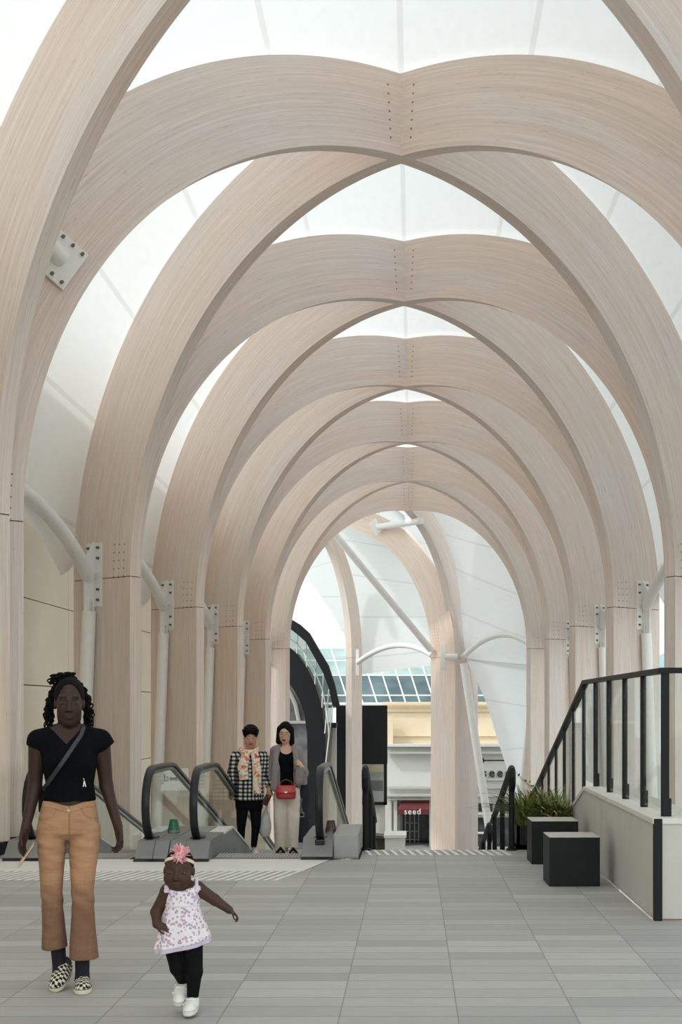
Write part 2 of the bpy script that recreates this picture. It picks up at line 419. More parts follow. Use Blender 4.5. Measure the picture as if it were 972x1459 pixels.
# ------------------------------------------------------------------ membrane roof (ceiling)
def mem_profile(dep=1.13, n=40):
    return [(p[2], p[3]) for p in profile(W, BH, ZS, dep, n)]
mp_ = mem_profile()
arc = [0]
for i in range(1, len(mp_)): arc.append(arc[-1]+math.hypot(mp_[i][0]-mp_[i-1][0], mp_[i][1]-mp_[i-1][1]))
def edge_z(Y):
    ph = ((Y-base(1)) / MOD) % 1.0
    return 3.45+.75*(4*ph*(1-ph))
mem = MB(); ys = [(-3+k*.3)*KD for k in range(121)]
n = len(mp_)
for sgn in (-1, 1):
    vs = []; uvs = []
    rows = []
    for Y in ys:
        ez = edge_z(Y); row = []
        for i, (u, z) in enumerate(mp_):
            zz = max(z, ez)
            row.append(((CX+sgn*u, Y, zz), (Y, arc[i])))
        # continue down to the scalloped edge is included by clamping
        rows.append(row)
    m_ = len(ys)
    for r in rows: vs += [q[0] for q in r]
    fs = []; fu = []
    for r in range(m_-1):
        for i in range(n-1):
            fs.append((r*n+i, r*n+i+1, (r+1)*n+i+1, (r+1)*n+i)); fu.append([rows[r][i][1], rows[r][i+1][1], rows[r+1][i+1][1], rows[r+1][i][1]])
    mem.add(vs, fs, True, fu)
struct('ceiling', mem, M['membrane'])
# ------------------------------------------------------------------ left building wall, panel joints in the mesh as grooves
lw = MB(); X0 = -6.0
ys_ = [y*KD for y in (-8, 2.85, 7.2, 11.55, 15.9, 20.2, 24.5, 29)]; zs_ = [GZ, -2.6, .35, 1.85, 3.2, 4.8, 7.1]
for i in range(len(ys_)-1):
    for j in range(len(zs_)-1):
        lw.box((X0-.25, ys_[i]+.008, zs_[j]+.008), (X0, ys_[i+1]-.008, zs_[j+1]-.008))
struct('wall_left', lw, M['beige'])
lb = MB(); lb.box((X0-1.6, -8*KD, GZ), (X0-.24, 29*KD, 7.1)); struct('wall_left_core', lb, M['dark_joint'])
# ------------------------------------------------------------------ bracket tubes and white poles at every base
def bolts(par, c, tn, nn, zs, off, r=.022):
    for z in zs:
        for s_ in off:
            p = Vector(c)+Vector(tn)*s_+Vector((0, 0, z)); 
            a = Vector(tn); bb = Vector((0, 0, 1))
            mb = MB(); mb.prism([p+(a*math.cos(PI/3*k)+bb*math.sin(PI/3*k))*r for k in range(6)], Vector(nn)*.035); mb.build('bolt', M['bolt'], par)
for i in range(1, 7):
    for sgn, sd in ((-1, 'left'), (1, 'right')):
        if sgn > 0 and i == 1: pass
        u = W+.70; Yb = base(i)
        tn = Vector((sgn, TT, 0)).normalized(); nn = Vector((TT*sgn, -1, 0)).normalized()
        c = Vector((CX+sgn*u, Yb-.115+TT*(u-W)-TH/2*math.sqrt(1+TT*TT), 3.55))
        on = ordn[i-1]
        tub = thing('tube_strut', f'curved white steel tube with bolted plate spanning to the {on} {sd} column from the front', 'steel tube', c, group='curved white tubes')
        pl = MB(); 
        pts = [c+tn*a+Vector((0, 0, b)) for a, b in ((-.17, -.5), (.17, -.5), (.17, .48), (-.17, .48))]
        pl.prism(pts, nn*.03)
        pls = pl.build('bracket_plate', M['white'], tub)
        bolts(pls, c+nn*.03, tn, nn, (-.4, -.24, .24, .4), (-.11, .11))
        fin = MB(); fin.prism([c+nn*.03+Vector((0, 0, -.62))-tn*.015, c+nn*.22+Vector((0, 0, -.62))-tn*.015, c+nn*.22+Vector((0, 0, .2))-tn*.015, c+nn*.03+Vector((0, 0, .5))-tn*.015], tn*.03)
        fin.build('fin_plate', M['white'], tub)
        # the tube arcs back toward the viewer to the previous base
        tb = MB(); pts = []
        p0 = c+nn*.14+Vector((0, 0, -.05)); p1 = Vector((CX+sgn*(W+.62), base(i-1)+.25, 3.5))
        for k in range(25):
            s_ = k/24; q = p0.lerp(p1, s_); q.z += .95*(4*s_*(1-s_))**.8*.9; q.x += sgn*.25*(4*s_*(1-s_)); pts.append(q)
        tb.tube(pts, .105, 16); tb.build('tube', M['white'], tub)
        top = c+nn*.12+Vector((0, 0, -.58))
        if i == 1: continue
        po = thing('white_pole', f'round white steel pole under the bracket of the {on} {sd} column from the front', 'pole', (top.x+sgn*.3, top.y, GZ), group='leaning white poles')
        bot = Vector((top.x+sgn*.30, top.y-.05, GZ))
        q = MB(); q.tube([top, top.lerp(bot, .5), bot], .105, 20); q.build('pole', M['white'], po)
        fk = MB(); fk.box((top.x-.05, top.y-.012, top.z), (top.x-.03, top.y+.012, top.z+.16)); fk.box((top.x+.03, top.y-.012, top.z), (top.x+.05, top.y+.012, top.z+.16)); fk.build('fork', M['steel'], po)
# short steel stub on the nearest full arch
c0 = P(87, 371, 9.84)
tn = Vector((-1, -TT, 0)); sl = None
st = thing('steel_stub', 'square white steel plate with tube stub bolted to the nearest left arch', 'steel bracket', c0)
nn = Vector((TT, -1, 0)).normalized(); ax = Vector((-math.cos(TT), -math.sin(TT)*1.0, 0)).normalized()
ax = Vector((-1, -TT, 0)).normalized(); r1 = (ax*.55+Vector((0, 0, -.83))).normalized(); r2 = (ax*.83+Vector((0, 0, .55))).normalized()
pl = MB(); pl.prism([c0+r1*a+r2*b for a, b in ((-.26, -.19), (.26, -.19), (.26, .19), (-.26, .19))], nn*.03); pls = pl.build('bracket_plate', M['white'], st)
for a in (-.21, .21):
    for b in (-.13, 0, .13):
        p = c0+r1*a+r2*b+nn*.03; bo = MB(); bo.prism([p+(r1*math.cos(PI/3*k)+r2*math.sin(PI/3*k))*.02 for k in range(6)], nn*.03); bo.build('bolt', M['bolt'], pls)
tb = MB(); tb.tube([c0+nn*.02, c0+Vector((-.10, -.22, .12)), c0+Vector((-.26, -.26, .26)), c0+Vector((-.6, -.2, .5))], .10, 18); tb.build('tube', M['white'], st)
# struts and arc tubes in the turned bay
def strut(pts, r, label):
    mb = MB(); mb.tube(pts, r, 12); o = thing('tube_strut', label, 'steel tube', pts[0]); mb.build('tube', M['white'], o); return o
s1 = strut([P(478, 762, 33.6), P(614, 926, 35.4)], .13, 'straight white tube running diagonally across the opening beyond the last arch')
s2 = strut([P(536, 751, 36.6), P(600, 742, 33.6)], .13, 'short white tube braced between two ribs just under the last arch crown')
q = MB(); q.prism([P(525, 746, 36.4), P(535, 738, 36.4), P(545, 755, 36.4), P(537, 763, 36.4)], (0, -.04, 0)); q.build('bracket_plate', M['white'], s2)
pts = []
for k in range(17):
    t_ = k/16; p = P(510+t_*106, 944-t_*10, 39+t_*(35.7-39)); p.z += .55*4*t_*(1-t_); pts.append(p)
strut(pts, .11, 'arched white tube above the green glass roof between two far timber ribs')
pts = []
for k in range(17):
    t_ = k/16; p = P(660+t_*96, 936-t_*18, 35.2+t_*(31-35.2)); p.z += .55*4*t_*(1-t_); pts.append(p)
strut(pts, .11, 'arched white tube on the white fabric right of the far timber ribs')
s3 = strut([P(634, 936, 35.0), P(652, 936, 35.0)], .13, 'short white tube stub joining two far timber columns with a square plate')
q = MB(); q.prism([P(628, 918, 35.3), P(640, 918, 35.3), P(640, 953, 35.3), P(628, 953, 35.3)], (0, -.05, 0)); q.build('bracket_plate', M['white'], s3)
q = MB(); q.prism([P(507, 925, 39.0), P(511.5, 925, 39.0), P(511.5, 962, 39.0), P(507, 962, 39.0)], (0, -.05, 0))
tag(q.build('bracket_plate', M['white']), 'narrow white steel plate bolted to the slender far rib', 'steel bracket')
po = thing('white_pole', 'long slanting white pole in front of the shop sign, right of the far columns', 'pole', P(706, 1262, 34.9))
q = MB(); q.tube([P(661, 945, 34.9), P(706, 1240, 34.9)], .155, 18); q.build('pole', M['white'], po)
po = thing('white_pole', 'thin white pole leaning on the white fabric behind the black stair handrail', 'pole', P(733, 1262, 31.5))
q = MB(); q.tube([P(758, 1000, 31.5), P(733, 1240, 31.5)], .13, 18); q.build('pole', M['white'], po)
# membrane of the turned bay
def curve_px(pts, Y0, Y1):
    m_ = len(pts); return [P(x, y, Y0+(Y1-Y0)*i/(m_-1)) for i, (x, y) in enumerate(pts)]
def loft(mb, A, B, nu=24, sag=0):
    def samp(C, t):
        x = t*(len(C)-1); i = min(int(x), len(C)-2); return C[i].lerp(C[i+1], x-i)
    rows = []
    for i in range(nu+1):
        a, b = samp(A, i/nu), samp(B, i/nu)
        rows.append([a.lerp(b, k/8)+Vector((0, sag*4*(k/8)*(1-k/8), 0)) for k in range(9)])
    vs = [p for r in rows for p in r]; L = [0]
    for i in range(1, nu+1): L.append(L[-1]+(rows[i][4]-rows[i-1][4]).length)
    fs = []; uv = []
    for i in range(nu):
        for k in range(8):
            fs.append((i*9+k, i*9+k+1, (i+1)*9+k+1, (i+1)*9+k)); uv.append([(k*.3, L[i]), (k*.3+.3, L[i]), (k*.3+.3, L[i+1]), (k*.3, L[i+1])])
    mb.add(vs, fs, True, uv)
m2 = MB()
# right: from the last arch to the shaded rib, crown to springing, then on down to the street
loft(m2, curve_px([(575, 690), (608, 715), (632, 755), (648, 800), (656, 850), (660, 900), (662, 940)], 33.6, 35.7), curve_px([(640, 675), (700, 715), (745, 780), (775, 850), (785, 900), (790, 950), (790, 960)], 33.0, 31.3), sag=.5)
loft(m2, curve_px([(662, 938), (674, 957), (693, 1001), (712, 1063), (722, 1094), (735, 1150), (757, 1250)], 35.7, 35.7), curve_px([(790, 950), (792, 1000), (792, 1050), (792, 1150), (792, 1250)], 31.3, 31.3), sag=.3)
struct('ceiling_far_right', m2, M['membrane'])
m3 = MB()
loft(m3, curve_px([(470, 690), (510, 700), (570, 740), (612, 790), (640, 850), (646, 930)], 40.5, 37), curve_px([(545, 660), (590, 690), (625, 750), (645, 800), (652, 850), (655, 930)], 36.5, 36.2), sag=.2)
loft(m3, curve_px([(400, 700), (430, 740), (470, 765), (490, 830), (500, 900), (503, 962)], 40.2, 40.2), curve_px([(560, 690), (600, 740), (625, 790), (640, 850), (645, 890), (645, 944)], 39, 37.5), sag=.4)
struct('ceiling_far_crown', m3, M['membrane'])
m4 = MB()
loft(m4, curve_px([(425, 700), (425, 760), (430, 810), (437, 822), (470, 868), (500, 922)], 41.5, 41.5), curve_px([(505, 700), (505, 740), (505, 780), (505, 820), (505, 870), (505, 924)], 41.5, 41.5))
struct('ceiling_far_left', m4, M['membrane'])

m5 = MB(); vs = []; fs = []; uv = []  # vault crown shell added to keep the sun off the ribs below
pf = profile(4.1, 5.1, 3.5, 1.13, 40)[:17]; nY = 12
for r in range(nY+1):
    Y = (33.2+r*.62)*KD
    for i, p in enumerate(pf): vs.append((-3.45+p[2], Y, p[3]))
m_ = len(pf)
for r in range(nY):
    for i in range(m_-1): fs.append((r*m_+i, r*m_+i+1, (r+1)*m_+i+1, (r+1)*m_+i)); uv.append([(r*.6, i*.16), (r*.6, i*.16+.16), (r*.6+.6, i*.16+.16), (r*.6+.6, i*.16)])
m5.add(vs, fs, True, uv); struct('ceiling_far_sun_block', m5, M['membrane'])
# ------------------------------------------------------------------ right parapet wall with glass balustrade
WX, WY0, WY1, LZ = 1.70, 6.42*KD, 9.02*KD, .72
wr = MB()
wr.box((WX, WY0, .012), (WX+.34, 7.28*KD, LZ-.04)); wr.box((WX, 7.28*KD+.006, .012), (WX+.34, 8.2*KD, LZ-.04)); wr.box((WX, 8.2*KD+.006, .012), (WX+.34, WY1, LZ-.04))
wr.box((WX+.34, WY0, .012), (6, WY0+.34, LZ-.04))
wr.prism([(WX, WY1, LZ-.04), (WX, 32, LZ-.04-(32-WY1)*TAN), (WX, 32, -5.45), (WX, WY1, -.4)], (.34, 0, 0))
struct('wall_right', wr, M['cladding'])
cp = MB(); cp.cbox((WX-.012, WY0-.012, LZ-.04), (WX+.40, WY1, LZ), .006); cp.cbox((WX+.40, WY0-.012, LZ-.04), (6, WY0+.40, LZ), .006)
cp.prism([(WX-.012, WY1, LZ-.04), (WX-.012, WY1, LZ), (WX-.012, 32, LZ-(32-WY1)*TAN), (WX-.012, 32, LZ-.04-(32-WY1)*TAN)], (.41, 0, 0))
struct('trim_1', cp, plain('pale_coping', srgb(222, 216, 208), .5, 0, .03, 4))
bs = MB(); bs.box((WX+.01, WY0+.01, 0), (WX+.30, WY1, .014)); struct('gap_strip_right', bs, plain('brown_shadow_gap', srgb(150, 118, 92), .8))  # brown strip painted in for the shadow gap under the wall
cs = MB(); cs.cbox((WX-.004, WY0-.022, 0), (WX+.055, WY0+.03, LZ-.002), .006)
tag(cs.build('corner_strip', M['black'], origin=(WX, WY0, 0)), 'black metal strip covering the corner of the low grey wall', 'corner strip')
bal = thing('glass_balustrade', 'glass balustrade with black posts and sloping black handrail on the low grey wall', 'balustrade', (WX+.11, WY0+.12, LZ))
RX, RZ = WX+.11, 1.78
post_y = [y*KD for y in (6.54, 7.16, 7.78, 8.4, 9.02)]
YB = 9.56*KD; DP = .62*KD
for k, y in enumerate(post_y):
    q = MB(); hw = .021 if k else .028
    q.cbox((RX-hw, y-.02, LZ), (RX+hw, y+.02, RZ-.03), .005); po = q.build('post', M['black'], bal)
    q = MB(); q.cbox((RX-hw+.006, y-.028, LZ), (RX+hw+.014, y+.028, LZ+.13), .005); q.build('foot_clamp', M['black'], po)
k = 0; y = 9.64*KD
slope_z = lambda y: RZ-(y-YB)*.385/KD
while y < 17*KD:
    q = MB(); q.cbox((RX-.018, y-.018, LZ-(y-WY1)*TAN-.02), (RX+.018, y+.018, slope_z(y)-.02), .005); q.build('post', M['black'], bal); y += DP
for xx in (2.9, 4.1):
    q = MB(); q.cbox((xx-.03, 6.54*KD-.03, LZ), (xx+.03, 6.54*KD+.03, RZ-.03), .005); q.build('post', M['black'], bal)
q = MB(); sec = [(-.035, -.02), (.035, -.02), (.035, .02), (-.035, .02)]
q.sweep([(RX, 6.54*KD, RZ-.015), (RX, YB, RZ-.015), (RX, 17*KD, slope_z(17*KD)-.015)], sec, (1, 0, 0))
q.box((RX-.035, 6.54*KD-.035, RZ-.035), (5.2, 6.54*KD+.035, RZ+.005)); q.build('handrail', M['black'], bal)
ys2 = post_y+[9.64*KD]
for a, b in zip(ys2, ys2[1:]):
    q = MB(); q.box((RX-.006, a+.035, LZ+.02), (RX+.006, b-.035, RZ-.04)); q.build('glass_pane', M['glass'], bal)
y = 9.64*KD
while y < 16.3*KD:
    y2 = y+DP; q = MB(); q.prism([(RX-.006, y+.03, LZ-(y-WY1)*TAN), (RX-.006, y2-.03, LZ-(y2-WY1)*TAN), (RX-.006, y2-.03, slope_z(y2)-.05), (RX-.006, y+.03, slope_z(y)-.05)], (.012, 0, 0)); q.build('glass_pane', M['glass'], bal); y = y2
for a, b in ((1.85, 2.86), (2.94, 4.06)):
    q = MB(); q.box((a, 6.54*KD-.006, LZ+.02), (b, 6.54*KD+.006, RZ-.04)); q.build('glass_pane', M['glass'], bal)
# ------------------------------------------------------------------ cube seats, planter, grass
top_m = plain('pale_cube_top', srgb(196, 192, 186), .35, 0, .1, 8)  # top plate set paler than the black body
def cube_seat(x0, y0, s, label, rz):
    t = thing('cube_seat', label, 'stool', (x0+s/2, y0*KD+s/2, 0), rz, 'black cube seats')
    b = MB(); b.cbox((-s/2, -s/2, 0), (s/2, s/2, .412), .006)
    o = b.build('body', M['black'], origin=(0, 0, 0)); o.parent = t
    b = MB(); b.cbox((-s/2+.001, -s/2+.001, .406), (s/2-.001, s/2-.001, .4165), .004)
    o = b.build('top_plate', top_m, origin=(0, 0, 0)); o.parent = t
cube_seat(1.14, 7.64, .427, 'black cube seat with pale top standing nearest, in front of the other cube', 0.02)
cube_seat(1.135, 8.72, .447, 'black cube seat half hidden behind the nearer cube, beside the grass planter', 0.015)
pt_ = thing('planter_box', 'low black planter box holding the bushy grass beside the stair rail', 'planter', (1.39, 9.88*KD, 0))
b = MB()
x0, x1, y0, y1, h = 1.10, 1.68, 9.62*KD, 9.62*KD+.6, .25
for a, c in (((x0, y0, 0), (x1, y0+.03, h)), ((x0, y1-.03, 0), (x1, y1, h)), ((x0, y0, 0), (x0+.03, y1, h)), ((x1-.03, y0, 0), (x1, y1, h)), ((x0, y0, 0), (x1, y1, .05))): b.box(a, c)
b.build('box', M['black'], pt_)
b = MB(); b.box((x0+.03, y0+.03, .05), (x1-.03, y1-.03, .21)); b.build('soil', plain('soil', srgb(70, 54, 42), .9, 0, .2, 30), pt_)
n = N('grass_blades'); oi = n.uv(); sp = n.n('ShaderNodeSeparateXYZ'); n.l(oi, sp.inputs[0])
n.bsdf(n.ramp(sp.outputs[0], [(0, srgb(62, 84, 42)), (.4, srgb(104, 124, 60)), (.7, srgb(158, 160, 92)), (.9, srgb(152, 116, 70)), (1, srgb(186, 170, 116))]), .5); M['grass'] = n.m
b = MB(); rg = random.Random(5)
for i in range(760):
    bx, by = rg.uniform(x0+.04, x1-.04), rg.uniform(y0+.04, y1-.1)
    az = rg.uniform(0, 2*PI); L = rg.uniform(.26, .60)*(1 if i % 6 else 1.2); lean = rg.uniform(.35, 1.6); wd = rg.uniform(.008, .019); hue = rg.random()**1.3
    d = Vector((math.cos(az)*1.0, math.sin(az)*.8, 0)); side = Vector((-math.sin(az), math.cos(az), 0)); vs = []
    for k in range(6):
        s_ = k/5; r_ = L*lean*s_**1.5*.75; z_ = .2+L*(s_-.42*lean*s_**2.2)
        c = Vector((bx, by, z_))+d*r_; c.x = min(c.x, 1.665); c.z = max(c.z, .12); ww = wd*(1-s_**2)+.0008
        vs += [c-side*ww, c+side*ww+Vector((0, 0, ww*.5))]
    b.add(vs, [(2*k, 2*k+1, 2*k+3, 2*k+2) for k in range(5)], True, [[(hue, 0)]*4]*5)
# a few thin long stalks
for az, L in ((2.75, .52), (2.6, .34), (2.9, .42)):
    p0 = Vector((1.5, y0+.2, .42)); pts = [p0+Vector((math.cos(az)*L*k/6*.9, 0, L*k/6*(1.0-.05*k/6)*.85)) for k in range(7)]
    b.tube(pts, [.005-.0006*k for k in range(7)], 5)
    for k in (4, 5, 6): b.lathe([(0, -.012), (.012, 0), (0, .012)], pts[k]+Vector((rg.uniform(-.01, .02), 0, .012)), 6)
tag(b.build('bushy_grass', M['grass'], origin=(1.39, 9.88*KD, .2), weld=False), 'bushy green and brown ornamental grass growing from the low black planter', 'plant')
# ------------------------------------------------------------------ stairs going down and black stair rails
st_ = MB(); SY = 9.62*KD; TR = .4*KD; pts = [(-.52, SY, 0-.002)]; z = 0; y = SY
for k in range(37):
    z -= .1482; pts += [(-.52, y, z), (-.52, y+TR, z)]; y += TR
pts += [(-.52, y, GZ-.01), (-.52, SY, GZ-.01)]
st_.prism(pts, (1.69+.52, 0, 0))
tag(st_.build('staircase', M['concrete']), 'flight of stairs descending beyond the warning strip between two black rails', 'staircase')
def stair_rail(x, y0, label, zoff=0, n_=6):
    y0 *= KD; g0 = -(y0-SY)*TAN if y0 > SY+.1 else 0
    t = thing('stair_rail', label, 'handrail', (x, y0, g0), group='black stair handrails')
    zt = g0+.86
    q = MB(); pp = [(x, y0+.02, zt-.22), (x, y0-.06, zt-.17), (x, y0-.085, zt-.09), (x, y0-.055, zt-.02), (x, y0+.03, zt), (x, y0+.12, zt-.02)]
    yy = y0+.5
    pp += [(x, yy, zt-.02-.38*TAN), (x, y0+2.3*KD, zt-.02-(2.3*KD-.12)*TAN)]
    q.tube(pp, .036, 12); q.build('rail', M['black'], t)
    for k, yk in enumerate((y0+.03, y0+1.0*KD, y0+2.0*KD)):
        gz = -max(0, math.floor((yk-SY)/TR)+1)*.1482 if yk > SY+.05 else 0
        q = MB(); q.tube([(x, yk, gz), (x, yk, zt-(.2 if k == 0 else .04)-max(0, (yk-y0-.1))*TAN)], .03, 12); po = q.build('post', M['black'], t)
        q = MB(); q.lathe([(.0, 0), (.058, 0), (.058, .02), (.03, .025)], (x, yk, gz), 16); q.build('base_flange', M['black'], po)
stair_rail(-.495, 9.56, 'black tubular stair handrail on the left of the stair top, beside the slender column')
stair_rail(1.04, 9.56, 'black tubular stair handrail with rounded end beside the grass planter')
stair_rail(-.56, 12.1, 'lower black stair handrail peeking up behind the left stair rail')
stair_rail(1.02, 12.1, 'lower black stair handrail peeking up at the foot of the slanting white pole')
# ------------------------------------------------------------------ escalators
def esc_path(n=16):
    pts = []; cy, cz, r = 9.15*KD+.07, .53, .36
    for k in range(n+1):
        th = math.radians(262-(262-90)*k/n); pts.append((cy+r*math.cos(th), cz+r*math.sin(th)))
    pts += [(9.6*KD, .89), (9.86*KD, .885), (9.98*KD, .865)]
    z0 = .865
    pts += [(y*KD, z0-(y-9.98)*KD*TAN) for y in (10.5, 14, 24.5)]
    return pts
ep = esc_path()
YK, YE = 10.05*KD, 24.5*KD
brk = lambda y: 0 if y < YK else -(y-YK)*TAN     # deck line
def escalator(xl, xr, label, lamps, decks):
    t = thing('escalator', label, 'escalator', ((xl+xr)/2, 9.4*KD, 0), group='escalators')
    for x in (xl, xr):
        q = MB(); sec = []
        for k in range(12):
            th = 2*PI*k/12; sec.append((.041*math.copysign(abs(math.cos(th))**.6, math.cos(th)), .026*math.copysign(abs(math.sin(th))**.6, math.sin(th))))
        q.sweep([(x, y, z) for y, z in ep], sec, (1, 0, 0), smooth=True); hr = q.build('handrail', M['rubber'], t)
        q = MB(); off = []
        for i, (y, z) in enumerate(ep):
            a = ep[max(0, i-1)]; b_ = ep[min(len(ep)-1, i+1)]; ty, tz = b_[0]-a[0], b_[1]-a[1]; L = math.hypot(ty, tz); off.append((y+tz/L*.042, z-ty/L*.042))
        q.sweep([(x, y, z) for y, z in off], [(-.022, -.016), (.022, -.016), (.022, .016), (-.022, .016)], (1, 0, 0)); q.build('guide_rail', M['brushed'], t)
        inn = off[3:]
        q = MB(); poly = [(x-.005, y, z) for y, z in inn]+[(x-.005, YE, .06+brk(YE)), (x-.005, YK, .06), (x-.005, inn[0][0]+.02, .06)]
        q.prism(poly, (.01, 0, 0)); q.build('glass_panel', M['glass'], t)
        q = MB(); yi = 9.15*KD; q.cbox((x-.07, yi-.07, .12), (x+.07, yi+.09, .21), .02); q.cbox((x-.05, yi-.15, .13), (x+.05, yi-.03, .19), .015); q.build('handrail_inlet', M['rubber'], t)
        s_ = 1 if x == xl else -1
        # inner deck and skirt following the slope
        q = MB(); a, b_ = (x+.02, x+.17) if s_ > 0 else (x-.17, x-.02)
        prof = [(9.3*KD, -.05), (9.3*KD, .06), (9.6*KD, .17), (YK, .17), (YE, .17+brk(YE)), (YE, -.3+brk(YE)), (YK, -.3), (9.5*KD, -.12)]
        q.prism([(a, y, z) for y, z in prof], (b_-a, 0, 0)); sk = q.build('skirt', M['brushed'], t)
        q = MB(); q.prism([(a-.006, y, z) for y, z in ((9.6*KD, .171), (YK, .171), (YE, .171+brk(YE)), (YE, .195+brk(YE)), (YK, .195), (9.6*KD, .195))], (b_-a+.012, 0, 0)); q.build('inner_deck', M['white'], t)
    for a, b_, y0, y1, z1, mat in decks:
        y0 *= KD; y1 *= KD
        q = MB(); q.prism([(a, y0, 0), (a, y0+.02, .06), (a, y0+.16, z1), (a, y1, z1), (a, y1, -.3), (a, y0+.3, -.3)], (b_-a, 0, 0)); q.build('casing', M[mat], t)
        q = MB(); q.prism([(a-.01, y0-.035, 0.005), (a-.01, y0+.01, .03), (a-.01, y0+.06, .005)], (b_-a+.02, 0, 0)); q.build('kick_strip', M['rubber'], t)
    for x, y, z, col in lamps:
        y *= KD
        q = MB(); q.lathe([(.062, 0), (.058, .02), (.042, .105), (.036, .112), (0, .114)], (x, y, z), 20); q.build('signal_lamp', M[col], t)
        q = MB(); q.lathe([(.058, -.03), (.066, -.028), (.066, 0)], (x, y, z), 20); q.build('lamp_collar', M['brushed'], t)
    # steps
    q = MB(); a, b_ = xl+.17, xr-.17
    q.box((a, 9.0*KD, -.02), (b_, 9.34*KD, .006))
    prof = [(9.34*KD, -.03)]; y = 9.35*KD; TS = .4*KD
    heights = [-.07, -.135, -.20, -.268]+[-.268-.148*k for k in range(34)]
    for h in heights: prof += [(y, h), (y+TS, h)]; y += TS
    prof += [(y, h-.3), (10.4*KD, -.9), (9.34*KD, -.4)]
    q.prism([(a, yy, zz) for yy, zz in prof], (b_-a, 0, 0)); q.build('step_band', M['brushed'], t)
    q = MB(); x = a+.02
    while x < b_: q.box((x, 9.1*KD, .006), (x+.012, 9.34*KD, .010)); x += .03
    q.build('comb_plate', M['steel'], t)
    # support truss underneath
    q = MB(); q.prism([(xl-.06, 9.3*KD, -.32), (xl-.06, YK, -.32), (xl-.06, YE, -.32+brk(YE)), (xl-.06, YE, GZ), (xl-.06, 22*KD, GZ), (xl-.06, 9.3*KD, -.9)], (xr-xl+.12, 0, 0)); q.build('truss_casing', M['white'], t)
    return t
M['green_lamp'] = plain('green_lamp', srgb(28, 108, 70), .2, 0, .25, 40)
M['red_lamp'] = plain('dark_red_lamp', srgb(70, 40, 40), .2, 0, .2, 30)
escalator(-3.79, -2.62, 'left escalator behind the woman in brown trousers, with a green signal lamp', [(-2.5, 9.55, .22, 'green_lamp')], [(-3.99, -3.58, 8.9, 9.9, .19, 'grey_box'), (-2.70, -2.53, 8.86, 10.05, .19, 'grey_box'), (-2.525, -2.385, 8.86, 10.05, .19, 'grey_box')])
escalator(-2.15, -.92, 'right escalator carrying the two women side by side, dark red signal lamp', [(-.845, 9.45, .22, 'red_lamp')], [(-2.375, -2.225, 8.86, 10.05, .19, 'grey_box'), (-2.22, -1.99, 8.86, 10.05, .19, 'grey_box'), (-1.09, -.79, 8.98, 10.05, .2, 'grey_box')])
q = MB(); q.cbox((-.785, 9.05*KD, 0), (-.54, 9.05*KD+1.1, .245), .012); tag(q.build('metal_box', plain('light_grey_metal_box', srgb(160, 158, 155), .45, .2, .04, 4), origin=(-.66, 9.5*KD, 0)), 'light grey metal box beside the right escalator foot', 'metal box')
# ------------------------------------------------------------------ text helper
def text(s, size, loc, mat, parent, name='lettering', ext=.01, spacing=1.0, bold=0):
    c = bpy.data.curves.new(name, 'FONT'); c.body = s; c.size = size; c.extrude = ext; c.align_x = 'CENTER'; c.align_y = 'CENTER'; c.space_character = spacing; c.offset = bold
    to = bpy.data.objects.new('tmp', c); COL.objects.link(to); bpy.context.view_layer.update()
    me = bpy.data.meshes.new_from_object(to.evaluated_get(bpy.context.evaluated_depsgraph_get())); bpy.data.objects.remove(to)
    me.materials.clear(); me.materials.append(mat); me.name = name
    o = bpy.data.objects.new(name, me); link(o, parent)
    base_ = Vector(parent.location) if parent else Vector()
    o.location = Vector(loc)-base_; o.rotation_euler = (PI/2, 0, 0); return o
black_ink = plain('sign_black', srgb(38, 36, 36), .6); white_ink = plain('sign_white', srgb(240, 235, 228), .6); red_ink = plain('sign_red', srgb(120, 30, 44), .6)
# board added in place of a sign's reflection in the escalator glass
c = P(249, 1110, 17.2); sg = thing('reflection_board', 'added white lettered board in place of a reflection in the left escalator glass', 'sign', c)
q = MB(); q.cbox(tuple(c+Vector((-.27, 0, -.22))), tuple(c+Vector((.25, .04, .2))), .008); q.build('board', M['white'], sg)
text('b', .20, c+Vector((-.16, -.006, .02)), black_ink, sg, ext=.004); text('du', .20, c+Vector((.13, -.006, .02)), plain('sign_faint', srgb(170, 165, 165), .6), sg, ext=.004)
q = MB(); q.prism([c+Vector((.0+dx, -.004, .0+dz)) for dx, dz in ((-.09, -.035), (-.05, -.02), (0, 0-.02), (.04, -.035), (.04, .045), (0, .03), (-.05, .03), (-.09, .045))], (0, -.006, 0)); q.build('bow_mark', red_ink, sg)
# ------------------------------------------------------------------ shop building with the glass roof
YS = 45.0
def bpx(mb, x0, y0, x1, y1, Y, d=.4, bev=0):
    a = P(x0, y1, Y); b = P(x1, y0, Y)
    Y *= KD
    (mb.cbox((a.x, Y, a.z), (b.x, Y+d, b.z), bev) if bev else mb.box((a.x, Y, a.z), (b.x, Y+d, b.z))); return mb
cream = plain('off_white_render', srgb(204, 201, 195), .7, 0, .02, 1.5); grey_m = plain('grey_moulding', srgb(178, 174, 168), .7, 0, .03, 2)
yellow = plain('warm_yellow_plaster', srgb(222, 203, 174), .7, 0, .03, 1.5); dark_win = plain('dark_shop_window', srgb(58, 60, 62), .12, 0, .4, 2.5)
awn_m = plain('dark_red_canvas', srgb(92, 30, 32), .75, 0, .05, 8)
sh = thing('shop_building', 'off-white shop building with yellow recess and black letters beyond the stairs', 'building', (P(640, 1008, YS).x, YS*KD, GZ))
q = MB(); bpx(q, 500, 1060, 566, 1240, YS+1.0, 4); bpx(q, 612, 1060, 830, 1240, YS+1.0, 4); bpx(q, 566, 1060, 612, 1140, YS+1.0, 4); bpx(q, 566, 1138, 612, 1240, YS+2.4, 2); q.build('wall', cream, sh)
